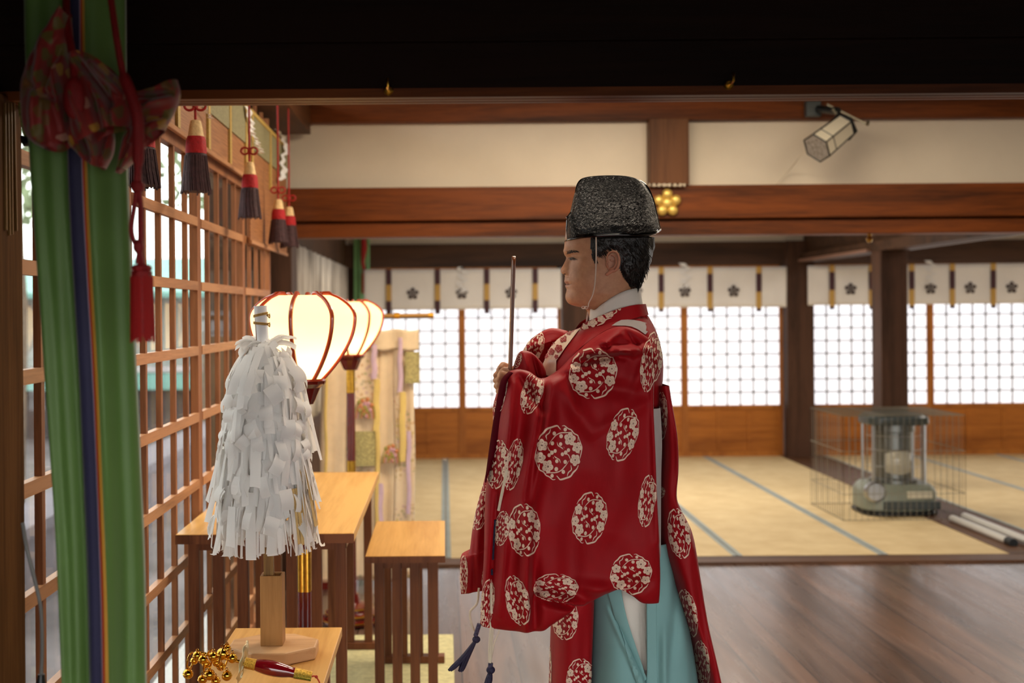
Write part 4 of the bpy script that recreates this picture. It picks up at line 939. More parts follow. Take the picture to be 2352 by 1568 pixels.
def line_on(D, mb, pts, w, off, mi=0, n=24):
    C = catmull([(x, y, 0) for x, y in pts], n); P = []
    for i, c in enumerate(C):
        d = (C[min(i + 1, n - 1)] - C[max(i - 1, 0)]).normalized(); t = i / (n - 1); ww = w * (math.sin(PI * min(1, t * .9 + .08)) ** .6 if w > 0 else 1)
        P += [(c.x - d.y * ww / 2, c.y + d.x * ww / 2), (c.x + d.y * ww / 2, c.y - d.x * ww / 2)]
    D.lay(mb, P, [(2 * i, 2 * i + 1, 2 * i + 3, 2 * i + 2) for i in range(n - 1)], off, mi)
line_on(HD, mb, [(1306.6, 594.2), (1309.5, 591.8), (1314, 590.8), (1319, 591.8), (1324, 595.0), (1328.5, 597.6)], 1.9, .0020)
line_on(HD, mb, [(1309, 597.2), (1314, 598.4), (1320, 598.0), (1325, 596.6)], .7, .0006)
mb.build('eyelashes', plain('lash_black', '#150d0a', .6), pr)
mb = MB()
for k in range(150):
    u = rnd.random(); cx = 1301.5 + 26 * u; cy = 580.5 - 4.5 * math.sin(u * 2.0) + u * 1.6; th = 3.4 * (1 - u) ** .6 + .7
    y = cy + rnd.uniform(-th, th); l = rnd.uniform(2.5, 4.5); line_on(HD, mb, [(cx, y), (cx + l, y - l * .38 + 1.1 * u * l * .5)], .62, .0008, 0, 4)
mb.build('eyebrow', plain('brow_hair', '#1d1410', .7), pr)
mb = MB(); poly_patch(HD, mb, [(1293.5, 629.2), (1296, 627.6), (1299, 628.0), (1300, 629.6), (1297, 631.2)], .0004, 0, 3); line_on(HD, mb, [(1299.5, 652.9), (1303, 653.3), (1308, 653.0), (1313, 651.6)], .9, .0004)
mb.build('mouth_line', plain('dark_mouth_line', '#4a2018', .7), pr)
# ---------------------------------------------------------------- hair
hpoly = [(1352, 535), (1361, 548), (1361, 575), (1364, 596), (1369, 603), (1374, 592), (1383, 588), (1392, 580), (1400, 574.5), (1412, 573), (1423, 581), (1427, 600), (1425, 618), (1432, 634), (1441, 648), (1447, 658), (1475, 668), (1540, 650), (1540, 490), (1352, 490)]
def inpoly(x, y, P):
    c = False; j = len(P) - 1
    for i in range(len(P)):
        if ((P[i][1] > y) != (P[j][1] > y)) and x < (P[j][0] - P[i][0]) * (y - P[i][1]) / (P[j][1] - P[i][1]) + P[i][0]: c = not c
        j = i
    return c
def dpoly(x, y, P):
    m = 1e9
    for i in range(len(P)):
        x0, y0 = P[i]; x1, y1 = P[(i + 1) % len(P)]; L2 = (x1 - x0) ** 2 + (y1 - y0) ** 2 or 1; t = min(1, max(0, ((x - x0) * (x1 - x0) + (y - y0) * (y1 - y0)) / L2)); m = min(m, math.hypot(x - x0 - t * (x1 - x0), y - y0 - t * (y1 - y0)))
    return m
hb = MB(); cen = Vector((at(1390, 570, PY).x, PY, at(1390, 580, PY).z)); idx = {}; hv = []; hf = []
def hp(i, j):
    if (i, j) not in idx:
        p = rows[i][j]; yn = PY - abs(p.y - PY); px = CX + p.x * F / yn; py = CY - (p.z - CZ) * F / yn; d = min(1, dpoly(px, py, hpoly) / 9.0); d = d * d * (3 - 2 * d)
        a, b_ = rows[min(i + 1, NR - 1)][j] - rows[max(i - 1, 0)][j], rows[i][(j + 1) % NS] - rows[i][(j - 1) % NS]; n = a.cross(b_); n = n.normalized() if n.length > 0 else Vector((0, 0, 1))
        if n.dot(p - cen) < 0: n = -n
        nn = noise.noise(Vector((p.x * 60, p.y * 45, p.z * 38))) * .0032 + noise.noise(Vector((p.x * 160, p.y * 120, p.z * 70))) * .0016
        back = max(0, min(1, (px - 1420) / 60)); thick = (.0055 + .0085 * back * max(0, min(1, (665 - py) / 50))) * d + .0007
        if py < 549: thick *= .12; nn *= .12
        idx[(i, j)] = len(hv); hv.append(p + n * (thick + nn * d))
    return idx[(i, j)]
for i in range(NR - 1):
    for j in range(NS):
        p = rows[i][j]; yn = PY - abs(p.y - PY); px = CX + p.x * F / yn; py = CY - (p.z - CZ) * F / yn
        if inpoly(px, py, hpoly): hf.append((hp(i, j), hp(i, (j + 1) % NS), hp(i + 1, (j + 1) % NS), hp(i + 1, j)))
hb.add(hv, hf)
HH = Drape(hb)
def strand(px, py, dx, dy, l, w=.0011):
    p = HH.hit(px, py, .0004) or HD.hit(px, py, .0006)
    if p is None: return
    e = HD.hit(px + dx * l, py + dy * l, .0012)
    if e is None or (e - p).length > l / 700: e = p + Vector((dx * l, -.001, -dy * l)) / 875
    m = (p + e) / 2 + Vector((0, -.0014, 0)); hb.tube([p, m, e], [w, w * .8, w * .15], 4)
def along(P, n):
    C = catmull([(x, y, 0) for x, y in P], n); return C
for c in along([(1360, 545), (1361, 575), (1364, 594), (1369, 600)], 260): strand(c.x + rnd.uniform(-1.5, 4), c.y + rnd.uniform(-3, 3), rnd.uniform(-.25, .25), 1, rnd.uniform(3, 7), .0007)
for c in along([(1426, 606), (1429, 628), (1440, 646), (1450, 660)], 190): strand(c.x + rnd.uniform(-1, 7), c.y + rnd.uniform(-8, 2), rnd.uniform(-.15, .25), 1, rnd.uniform(5, 10), .0007)
for c in along([(1374, 592), (1392, 580), (1402, 574)], 40): strand(c.x, c.y - 3, rnd.uniform(.3, .7), .9, rnd.uniform(3, 6), .0006)
for k in range(560):
    px = rnd.uniform(1372, 1490); py = rnd.uniform(550, 650)
    if inpoly(px, py, hpoly) and dpoly(px, py, hpoly) > 3: strand(px, py, rnd.uniform(.35, .8) if py < 590 else rnd.uniform(-.1, .3), rnd.uniform(.5, 1), rnd.uniform(8, 20), .0009)
# ragged tufts along the nape
for k in range(240):
    t = rnd.random(); z0 = 560 + 100 * t; xb = 1491 - (8 * t if t < .35 else 2.8 + 36 * (t - .35) ** 1.1); ang = rnd.uniform(-1.25, 1.25)
    a = at(xb - 6 - 8 * (1 - math.cos(ang)), z0, PY); p = Vector((a.x, PY + .055 * math.sin(ang), a.z)); e = p + Vector((rnd.uniform(.004, .010) * math.cos(ang) * (1 - .4 * t), .008 * math.sin(ang), -rnd.uniform(.010, .020)))
    hb.tube([p, (p + e) / 2 + Vector((.004 * math.cos(ang), 0, .002)), e], [.0022, .0018, .0003], 5)
hb.build('hair', M_hair, pr, fix=False, angle=80)
# ---------------------------------------------------------------- hat
def hatmat():
    m, nt, b = _new('black_lacquered_crepe'); _set(b, Base_Color=rgb('#050505'), Roughness=.24, Specular_IOR_Level=.38); n = noise_node(nt, 130, 3, .7, None, 1.0); bump(nt, b, n.outputs['Fac'], 1.0, .012); return m
M_hat = hatmat(); M_hrim = plain('black_lacquer_rim', '#08080a', .15, 0, Coat_Weight=.8)
def hatpart(name, T, B, L, R, fr, p, Y=PY, m=None):
    mb = MB(); bag(mb, T, B, L, R, Y, fr, fr, 60, 50, (), p=p, nz=.002, ns=.05, capend=True); mb.build(name, m or M_hat, pr, angle=60)
hatpart('hat_crown', [(1327, 422), (1345, 409), (1400, 405), (1450, 409), (1482, 425)], [(1301, 551), (1340, 545), (1400, 541), (1460, 540), (1515, 527)], [(1327, 422), (1318, 450), (1309, 490), (1303, 520), (1301, 551)], [(1482, 425), (1498, 455), (1507, 490), (1515, 527)], lambda t: .022 + .068 * min(1, t * 1.15) ** .8, 2.3)
hatpart('hat_front_fold', [(1313, 487), (1316, 488), (1320, 492)], [(1299.5, 549), (1308, 549), (1322, 546)], [(1313, 487), (1302, 500), (1300.5, 525), (1299.5, 549)], [(1320, 492), (1321, 520), (1322, 546)], lambda t: .020 + .05 * t, 2.2)
mb = MB()
def rimpt(px, py, yo): p = at(px, py, PY); return Vector((p.x, PY + yo, p.z))
for s in (-1, 1):
    mb.tube(catmull([rimpt(1299, 554, 0), rimpt(1308, 551, s * .045), rimpt(1345, 547, s * .080), rimpt(1400, 544.5, s * .091), rimpt(1455, 543.5, s * .076), rimpt(1495, 538, s * .045), rimpt(1516, 527, 0)], 60), .0036, 10)
    mb.tube(catmull([rimpt(1299.5, 549, 0), rimpt(1308, 546, s * .046), rimpt(1345, 542, s * .081), rimpt(1400, 539.5, s * .091), rimpt(1455, 538.5, s * .075), rimpt(1495, 533, s * .045), rimpt(1515, 523, 0)], 60), .0022, 8)
mb.tube(catmull([rimpt(1301, 500, 0), rimpt(1313, 487, 0), rimpt(1320, 455, 0), rimpt(1327, 423, 0), rimpt(1345, 409, 0), rimpt(1400, 404.5, 0), rimpt(1450, 408.5, 0), rimpt(1483, 425, 0), rimpt(1499, 455, 0), rimpt(1508, 490, 0), rimpt(1516, 526, 0)], 80), .0024, 8)
mb.tube(catmull([rimpt(1300, 548, -.01), rimpt(1301, 520, -.012), rimpt(1303, 500, -.012), rimpt(1313, 487, -.008), rimpt(1319, 500, -.03), rimpt(1321, 520, -.045)], 40), .0018, 8)
mb.build('hat_rim', M_hrim, pr)
mb = MB(); pts = []
for (x, y) in ((1369.5, 545), (1370, 570), (1369.5, 600), (1368, 630), (1366, 655), (1361, 678), (1353, 694), (1346, 704)):
    h = HD.hit(x, y, .0095 if y < 600 else (.005 if y < 620 else .0022)); pts.append(h if h and y < 700 else Vector((at(x, y, PY).x, PY - (.052 if y > 700 else .08), at(x, y, PY).z)))
mb.tube(catmull(pts, 40), .0018, 8)
for s in (-1, 1): mb.tube([at(1343 + 4 * math.cos(a) + 3 * s, 706 + 3 * math.sin(a), PY - .045) for a in [2 * PI * k / 12 for k in range(12)]], .0012, 6, closed=True)
mb.tube([at(1346, 704, PY - .05), at(1343, 708, PY - .02), at(1340, 708, PY + .03), at(1344, 704, PY + .055)], .0018, 6)
mb.build('hat_cord', plain('pale_cord', '#dcc6b2', .6), pr)
# ---------------------------------------------------------------- robe
def robemat(name='crimson_robe_cloth', c='#96020e'):
    m, nt, b = _new(name); _set(b, Roughness=.62, Sheen_Weight=.04, Sheen_Roughness=.35, Specular_IOR_Level=.22); n = noise_node(nt, 14, 5, .65, (1, 1, .5)); cc = rgb(c)
    r = ramp(nt, n.outputs['Fac'], [(.3, tuple(x * .9 for x in cc[:3]) + (1,)), (.7, tuple(x * 1.1 for x in cc[:3]) + (1,))]); nt.links.new(r.outputs[0], b.inputs['Base Color'])
    f = noise_node(nt, 45, 3, .6, (1, 1, .25)); bump(nt, b, f.outputs['Fac'], .25, .004); return m
M_robe = robemat(); M_print = plain('cream_printed_motif', '#e6c6ae', .7, 0, 0); M_lin = plain('dark_maroon_lining', '#4a0310', .9, 0, 20, .1, 0, Specular_IOR_Level=.03); M_wk = cloth('white_under_kimono', '#ece2d6', .8, nscale=4, var=.04); M_grey = cloth('grey_under_layer', '#b4aaa6', .8); M_shiny = plain('shiny_cream_silk', '#d8b9a0', .3, 0, 20, .15)
U = 60
pieces = {}
def piece(key, *a, **k):
    mb = MB(); bag(mb, *a, **k); pieces[key] = mb; return mb
# torso of the robe
piece('torso', [(1356, 742), (1400, 728), (1440, 716), (1478, 712)], [(1238, 1250), (1330, 1250), (1420, 1250), (1500, 1250)],
      [(1356, 742), (1335, 752), (1300, 768), (1268, 795), (1248, 840), (1238, 900), (1232, 1050), (1238, 1250)], [(1478, 712), (1497, 745), (1512, 790), (1518, 850), (1510, 930), (1500, 1000), (1500, 1150), (1500, 1250)],
      PY, lambda t: .072 + .135 * min(1, t * 5.0) ** .8 - .02 * t, lambda t: .072 + .135 * min(1, t * 5.0) ** .8 - .02 * t, 90, 90,
      [((1350, 760), (1262, 850), .012, 8), ((1400, 745), (1300, 830), .010, 9), ((1455, 735), (1500, 830), .012, 12)], p=2.3, nz=.004, ns=.02)
# back panel and train
piece('train', [(1494, 880), (1505, 878), (1520, 880)], [(1625, 2010), (1660, 2010), (1700, 2010)],
      [(1494, 880), (1505, 950), (1506, 1040), (1500, 1110), (1503, 1180), (1512, 1250), (1532, 1310), (1556, 1390), (1582, 1460), (1596, 1520), (1600, 1600), (1625, 2010)],
      [(1520, 880), (1534, 985), (1537, 1060), (1534, 1120), (1544, 1150), (1572, 1205), (1588, 1300), (1602, 1400), (1622, 1500), (1636, 1568), (1652, 1700), (1700, 2010)],
      PY, lambda t: .15 + .09 * t, lambda t: .15 + .09 * t, 50, 150, [((1530, 900), (1532, 1110), .014, 7), ((1520, 1120), (1560, 1240), .012, 10), ((1560, 1240), (1600, 1500), -.012, 9)], p=3.2, nz=.004, ns=.02)
# near sleeve
SF0 = [((1335, 805), (1480, 800), .020, 12), ((1300, 835), (1430, 812), -.018, 9), ((1410, 765), (1330, 812), .014, 10), ((1255, 870), (1185, 1200), .030, 26), ((1232, 960), (1205, 1130), -.014, 9), ((1205, 1150), (1207, 1430), .026, 15), ((1215, 1250), (1222, 1430), -.022, 14), ((1175, 880), (1150, 1100), .018, 14),
      ((1190, 860), (1240, 935), -.016, 10), ((1248, 868), (1232, 985), -.018, 8), ((1225, 1338), (1330, 1372), .022, 11), ((1228, 1355), (1345, 1392), -.020, 9), ((1330, 1330), (1440, 1345), .014, 16), ((1390, 1345), (1480, 1320), -.014, 16), ((1488, 850), (1500, 1230), .014, 10), ((1300, 870), (1470, 900), -.010, 20),
      ((1275, 880), (1360, 1000), .010, 22), ((1420, 870), (1400, 1200), .008, 30), ((1330, 1100), (1300, 1330), -.008, 30), ((1140, 1120), (1122, 1420), -.012, 8), ((1160, 1180), (1145, 1400), .010, 9), ((1240, 868), (1290, 850), -.022, 8)]
SF = [(a, b, amp * 2.0, w) for a, b, amp, w in SF0 + [((1292, 850), (1410, 822), .010, 6), ((1345, 796), (1478, 786), -.008, 6), ((1365, 778), (1440, 812), .008, 7), ((1430, 760), (1486, 830), -.008, 7), ((1300, 845), (1320, 930), -.008, 9), ((1480, 800), (1440, 900), .007, 12), ((1470, 920), (1350, 985), .005, 14)]]
piece('sleeve', [(1171, 851), (1192, 848), (1215, 853), (1245, 869), (1285, 849), (1325, 806), (1370, 771), (1415, 750), (1458, 757), (1492, 778)],
      [(1103, 1433), (1150, 1438), (1190, 1441), (1238, 1440), (1262, 1426), (1300, 1402), (1350, 1373), (1408, 1347), (1442, 1359), (1470, 1378), (1511, 1381)],
      [(1171, 851), (1152, 872), (1143, 920), (1134, 980), (1124, 1050), (1117, 1110), (1113, 1180), (1112, 1260), (1108, 1340), (1103, 1433)], [(1492, 778), (1495, 850), (1492, 930), (1494, 990), (1498, 1100), (1505, 1200), (1511, 1300), (1511, 1381)],
      lambda t: 3.02 + .01 * t, lambda t: .075 + .02 * math.sin(PI * t), lambda t: .045, 150, 170, SF, p=5.5, nz=.010, ns=.018, tp=7)
# far sleeve
piece('far_sleeve', [(1155, 868), (1190, 825), (1213, 786), (1240, 764), (1268, 753), (1305, 760)], [(1059, 1364), (1068, 1363), (1100, 1356), (1150, 1350), (1240, 1350)],
      [(1155, 868), (1134, 925), (1131, 985), (1116, 1085), (1096, 1160), (1085, 1215), (1077, 1268), (1059, 1276), (1057, 1320), (1059, 1364)], [(1305, 760), (1290, 900), (1270, 1100), (1250, 1250), (1240, 1350)],
      3.37, .05, .05, 70, 100, [((1200, 800), (1290, 775), .02, 9), ((1225, 790), (1215, 840), -.02, 8), ((1110, 1100), (1082, 1350), .016, 9), ((1090, 1230), (1085, 1360), -.014, 6)], p=3.5, nz=.008, ns=.02, tp=7)
piece('far_cuff', [(1178, 850), (1185, 826), (1197, 806), (1222, 810), (1246, 834)], [(1180, 874), (1205, 882), (1250, 890)], [(1178, 850), (1176, 862), (1180, 874)], [(1246, 834), (1256, 862), (1250, 890)], 3.13, .035, .05, 40, 40, [((1200, 812), (1215, 870), .020, 8), ((1222, 815), (1240, 880), -.02, 7), ((1185, 850), (1235, 872), .014, 5)], p=2.6, nz=.006, ns=.04, tp=4)
# shoulder of the far side
piece('front_apron', [(1270, 1250), (1310, 1250), (1359, 1250)], [(1256, 1900), (1300, 1905), (1345, 1900)], [(1270, 1250), (1270, 1400), (1265, 1568), (1256, 1900)], [(1359, 1250), (1358, 1372), (1351, 1568), (1345, 1900)], PY, .155, .155, 40, 80, [((1330, 1380), (1325, 1700), -.014, 14)], p=3, nz=.006, ns=.02)
# roundel print -----------------------------------------------------------
def stroke(pts, w): return ('s', pts, w)
def sym(L):
    out = []
    for q in L:
        out.append(q)
        if q[0] == 's': out.append(('s', [(-x, -y) for x, y in q[1]], q[2]))
        else: out.append((q[0], -q[1], -q[2]) + tuple(q[3:]))
    return out
ROUND = sym([stroke([(-.84, .46), (-.76, .60), (-.62, .72), (-.5, .86), (-.3, .93), (-.08, .98), (.0, .92), (.08, .84)], .085), stroke([(-.36, .86), (-.42, .72), (-.54, .62), (-.52, .46)], .055),
    stroke([(.14, .97), (.25, .98), (.4, .88), (.55, .82), (.66, .70), (.83, .61), (.82, .42)], .06), stroke([(.62, .76), (.4, .73), (.1, .72), (-.1, .65), (-.25, .52), (-.38, .38), (-.42, .3)], .05),
    stroke([(.86, .56), (.93, .36), (.99, .2), (.97, .05), (.93, -.12), (.88, -.27)], .05), stroke([(.88, .1), (.86, -.05)], .05),
    ('f', -.70, .27, .22), ('f', -.78, -.19, .21), ('f', -.48, -.5, .25), ('c', -.42, -.09, .085), ('c', -.30, .0, .095), ('c', -.16, .06, .085), stroke([(-.5, .24), (-.42, .09), (-.33, .06)], .045), stroke([(-.2, -.12), (-.08, -.2), (.03, -.26), (.08, -.38)], .045),
    ('c', -.2, .70, .09), ('c', .28, .84, .085), ('c', .1, .6, .095), ('c', -.28, .34, .09), ('c', .08, .31, .085), stroke([(-.24, -.16), (-.22, -.22)], .02), stroke([(-.17, -.16), (-.12, -.2)], .02)])
prints = {k: MB() for k in pieces}; drapes = {k: Drape(v) for k, v in pieces.items()}
def roundel(key, cx, cy, rx, ry, rot=0, shear=0, clip=None, inv=False):
    D = drapes[key]; mb = prints[key]; ca, sa = math.cos(math.radians(rot)), math.sin(math.radians(rot))
    def T(u, v): x = u * rx + shear * v * ry; y = -v * ry; return (cx + x * ca - y * sa, cy + x * sa + y * ca)
    big = math.hypot(rx, ry) > 30
    for q in ROUND:
        if q[0] == 's':
            n = max(4, len(q[1]) * 4); C = catmull([(x, y, 0) for x, y in q[1]], n); P = []
            for i, c in enumerate(C):
                d = (C[min(i + 1, n - 1)] - C[max(i - 1, 0)]).normalized(); t = i / (n - 1); w = q[2] * (.35 + .65 * min(1, 4 * min(t, 1 - t))) * .38; P += [(c.x - d.y * w, c.y + d.x * w), (c.x + d.y * w, c.y - d.x * w)]
            P = [T(*p) for p in P]; Fc = [(2 * i, 2 * i + 1, 2 * i + 3, 2 * i + 2) for i in range(n - 1)]
            if clip: Fc = [f for f in Fc if all(clip(*P[i]) for i in f)]
            D.lay(mb, P, Fc, .0012)
        elif q[0] == 'c':
            if not clip or clip(*T(q[1], q[2])): poly_patch(D, mb, [T(q[1] + q[3] * .84 * math.cos(a), q[2] + q[3] * .84 * math.sin(a)) for a in [2 * PI * k / 12 for k in range(12)]], .0012, 0, 2)
        else:
            if clip and not clip(*T(q[1], q[2])): continue
            ph = q[1] * 3; R = q[3]; N = 30
            poly_patch(D, mb, [T(q[1] + R * (.74 + .28 * abs(math.cos(2.5 * a))) * math.cos(a + ph), q[2] + R * (.74 + .28 * abs(math.cos(2.5 * a))) * math.sin(a + ph)) for a in [2 * PI * k / N for k in range(N)]], .0014, 0, 4)
            for k in range(9):
                a = 2 * PI * k / 9; c = (q[1] + R * .5 * math.cos(a), q[2] + R * .5 * math.sin(a)); r = R * .065
                D.lay(mb, [T(c[0] - r, c[1]), T(c[0], c[1] - r), T(c[0] + r, c[1]), T(c[0], c[1] + r)], [(0, 1, 2, 3)], .0024, 1)
                a += .3; D.lay(mb, [T(q[1] + R * .03 * math.sin(a), q[2] - R * .03 * math.cos(a)), T(q[1] - R * .03 * math.sin(a), q[2] + R * .03 * math.cos(a)), T(q[1] + R * .3 * math.cos(a), q[2] + R * .3 * math.sin(a))], [(0, 1, 2)], .0024, 1)
            poly_patch(D, mb, [T(q[1] + R * .09 * math.cos(a), q[2] + R * .09 * math.sin(a)) for a in [2 * PI * k / 8 for k in range(8)]], .0025, 1, 1)
S = 'sleeve'
for a in ((S, 1362, 858, 56, 58), (S, 1283, 1039, 54, 63), (S, 1430, 998, 34, 62, 14), (S, 1354, 1189, 40, 60, 8), (S, 1204, 1217, 37, 60, -4), (S, 1449, 1318, 48, 47), (S, 1188, 1378, 27, 58, -14, 0, lambda x, y: x < 1218),
          (S, 1277, 1350, 52, 33, 4), (S, 1222, 900, 24, 52, 14, 0), (S, 1180, 1066, 20, 60, 10), (S, 1143, 1066, 24, 56, 6), (S, 1153, 1213, 17, 40, 8), (S, 1120, 1385, 16, 56, 5), (S, 1158, 905, 5, 40, 12),
          (S, 1489, 840, 18, 60, 4), ('torso', 1500, 820, 22, 58, 4), ('torso', 1492, 1143, 24, 60, 4), (S, 1486, 1150, 20, 60, 6), ('train', 1520, 955, 14, 55, 0), ('train', 1515, 1130, 14, 14, 0), ('train', 1560, 1225, 25, 58, -10), ('train', 1581, 1408, 20, 56, -12), ('train', 1614, 1522, 17, 52, -8), ('train', 1640, 1680, 22, 55, -6),
          ('front_apron', 1299, 1422, 29, 47), ('front_apron', 1333, 1556, 32, 44), ('front_apron', 1262, 1540, 6, 60), ('front_apron', 1300, 1720, 30, 50), ('far_sleeve', 1103, 1165, 20, 52, 10), ('far_sleeve', 1133, 975, 12, 55, 4), ('far_sleeve', 1225, 800, 22, 44, 18), ('far_sleeve', 1066, 1320, 9, 44, 0), ('far_sleeve', 1120, 1330, 14, 30, 0), ('far_cuff', 1206, 862, 28, 10, 22), ('far_cuff', 1190, 828, 8, 18, 20)):
    roundel(*a)
nm = {'torso': 'robe_body', 'train': 'robe_train', 'sleeve': 'robe_near_sleeve', 'far_sleeve': 'robe_far_sleeve', 'far_cuff': 'robe_far_cuff', 'front_apron': 'robe_front_panel'}
M_pdot = plain('dark_print_dot', '#5a1218', .8)
objs = {}
# ---------------------------------------------------------------- collars
def collar(name, top, bot, Y0, wf, wb, m, solid=.0, n=40, patt=None, key=None):
    """band wrapped round the neck between two measured edge lines; near side, back and far side"""
    T = catmull([(x, y, 0) for x, y in top], n); B = catmull([(x, y, 0) for x, y in bot], n); mb = MB()
    for s in (-1, 1):
        P = []
        for j in range(7):
            v = j / 6; row = []
            for i in range(n):
                u = i / (n - 1); q = T[i] * (1 - v) + B[i] * v
                wdt = (wf(u) * (1 - v) + wb(u) * v); p = at(q.x, q.y, Y0); row.append(Vector((p.x, Y0 + s * wdt, p.z)))
            P.append(row)
        mb.grid(P)
    return mb
cw = lambda u: .066 * (max(0.0, 1 - (max(0, u - .62) / .38) ** 2.2)) ** .5 * min(1, .35 + 1.6 * u ** .7)
mb = collar('c', [(1354, 708), (1362, 712), (1375, 700), (1400, 682), (1430, 668), (1468, 660)], [(1350, 745), (1362, 738), (1385, 735), (1410, 728), (1440, 718), (1474, 706)], PY, lambda u: .004 + cw(u), lambda u: .010 + cw(u) * 1.15, M_wk)
mb.build('white_under_collar', M_wk, pr, solid=.003)
kk = collar('c', [(1335, 742), (1352, 733), (1385, 718), (1420, 706), (1450, 700), (1481, 698)], [(1318, 768), (1345, 765), (1390, 752), (1420, 738), (1455, 727), (1486, 722)], PY, lambda u: .014 + cw(u) * 1.22, lambda u: .022 + cw(u) * 1.34, M_robe)
pieces['collar'] = kk; prints['collar'] = MB(); drapes['collar'] = Drape(kk); nm['collar'] = 'robe_collar'
for (x, y, r) in ((1361, 741, 12), (1398, 720, 12), (1381, 733, 9), (1412, 708, 7), (1345, 752, 8), (1330, 760, 7)):
    N = 30; poly_patch(drapes['collar'], prints['collar'], [(x + r * (.74 + .28 * abs(math.cos(2.5 * a))) * math.cos(a + x), y + .9 * r * (.74 + .28 * abs(math.cos(2.5 * a))) * math.sin(a + x)) for a in [2 * PI * k / N for k in range(N)]], .0014, 0, 4)
    for k in range(8): a = 2 * PI * k / 8; c = (x + r * .5 * math.cos(a), y + r * .45 * math.sin(a)); q = r * .08; drapes['collar'].lay(prints['collar'], [(c[0] - q, c[1]), (c[0], c[1] - q), (c[0] + q, c[1]), (c[0], c[1] + q)], [(0, 1, 2, 3)], .0024, 1)
for pts in ([(1408, 722), (1416, 716), (1414, 706), (1424, 712), (1426, 702)], [(1338, 742), (1350, 752), (1346, 762)], [(1372, 748), (1385, 742), (1392, 734), (1405, 730)]): line_on(drapes['collar'], prints['collar'], pts, 3.2, .0014, 0)
# folded-back second collar layer on the shoulder
mb = MB(); bag(mb, [(1375, 760), (1400, 742), (1430, 727), (1460, 722), (1486, 720)], [(1378, 772), (1400, 752), (1425, 740), (1460, 742), (1494, 764)], [(1375, 760), (1376, 766), (1378, 772)], [(1486, 720), (1491, 742), (1494, 764)], 3.145, .028, .02, 50, 16, (), p=3, nz=.003, ns=.03)
pieces['fold'] = mb; prints['fold'] = MB(); drapes['fold'] = Drape(mb); nm['fold'] = 'robe_shoulder_fold'
for x in range(1390, 1452, 6): line_on(drapes['fold'], prints['fold'], [(x - 3, 757 - (x - 1390) * .42), (x, 750 - (x - 1390) * .40), (x + 4, 753 - (x - 1390) * .42)], 3.4, .0014, 0, 8)
# neck band running down the chest: cream with red blossoms, shiny layer under it
DT = drapes['torso']; mb = MB()
nb = [(1338, 748), (1328, 764), (1312, 785), (1302, 800), (1291, 820), (1277, 828), (1264, 822), (1249, 824), (1256, 806), (1270, 790), (1290, 772), (1312, 756)]
def quad_patch(D, mb, a, b, c, d, off, mi, nu=24, nv=8, maxd=.03):
    P = [((a[0] * (1 - u) + b[0] * u) * (1 - v) + (d[0] * (1 - u) + c[0] * u) * v, (a[1] * (1 - u) + b[1] * u) * (1 - v) + (d[1] * (1 - u) + c[1] * u) * v) for v in [j / nv for j in range(nv + 1)] for u in [i / nu for i in range(nu + 1)]]
    D.lay(mb, P, [(j * (nu + 1) + i, j * (nu + 1) + i + 1, (j + 1) * (nu + 1) + i + 1, (j + 1) * (nu + 1) + i) for j in range(nv) for i in range(nu)], off, mi, maxd)
quad_patch(DT, mb, (1312, 758), (1336, 752), (1300, 800), (1268, 792), .003, 0); quad_patch(DT, mb, (1268, 792), (1300, 800), (1280, 829), (1247, 824), .003, 0)
for (x, y, r) in ((1295, 780, 9), (1271, 787, 8), (1286, 802, 9), (1269, 809, 8), (1308, 766, 6), (1257, 818, 6), (1281, 820, 5)):
    poly_patch(DT, mb, [(x + r * (.74 + .28 * abs(math.cos(2.5 * a))) * math.cos(a + x), y + r * (.74 + .28 * abs(math.cos(2.5 * a))) * math.sin(a + x)) for a in [2 * PI * k / 30 for k in range(30)]], .0042, 1, 4)
    for k in range(8): a = 2 * PI * k / 8; c = (x + r * .5 * math.cos(a), y + r * .5 * math.sin(a)); q = r * .09; DT.lay(mb, [(c[0] - q, c[1]), (c[0], c[1] - q), (c[0] + q, c[1]), (c[0], c[1] + q)], [(0, 1, 2, 3)], .0052, 0)
mb.build('neck_band', [M_print, M_robe], pr, fix=False)
mb = MB(); quad_patch(DT, mb, (1247, 824), (1280, 829), (1279, 870), (1243, 856), .0032, 0); mb.build('shiny_under_collar', M_shiny, pr, fix=False)
mb = MB(); poly_patch(DT, mb, [(1405, 749), (1415, 742), (1427, 736), (1442, 735), (1456, 736), (1472, 739), (1485, 743), (1488, 752), (1487, 762), (1482, 769), (1473, 762), (1462, 756), (1450, 751), (1436, 749), (1420, 749)], .0020, 0, 8); mb.build('grey_shoulder_layer', M_grey, pr, fix=False)
for k, mbp in pieces.items():
    o = len(mbp.v); mbp.add(prints[k].v, prints[k].f, [m + 1 for m in prints[k].m]); objs[k] = mbp.build(nm[k], [M_robe, M_print, M_pdot], pr, fix=False, angle=75)
# dark lining seen at the cuff
mb = MB(); L1 = catmull([(1171, 853, 0), (1153, 873, 0), (1143, 920, 0), (1133, 980, 0), (1123, 1050, 0), (1116, 1105, 0)], 40); P = []
for v in range(6): P.append([at(L1[i].x - 1 + v / 5 * (16 * math.sin(PI * min(1, .10 + i / 39 * .95)) ** .7 + 1), L1[i].y + v / 5 * 3, 2.995 - .030 * math.sin(PI * v / 5 * .5) - .012) for i in range(40)])
mb.grid(P); mb.build('sleeve_lining', M_lin, pr, solid=.003)
# under layers showing at the side
mb = MB(); bag(mb, [(1420, 930), (1460, 925), (1502, 925)], [(1420, 1250), (1460, 1250), (1503, 1250)], [(1420, 930), (1420, 1250)], [(1502, 925), (1506, 1000), (1504, 1080), (1503, 1250)], PY, .205, .19, 30, 40, (), p=2.6, nz=.003); mb.build('grey_under_robe', M_grey, pr)
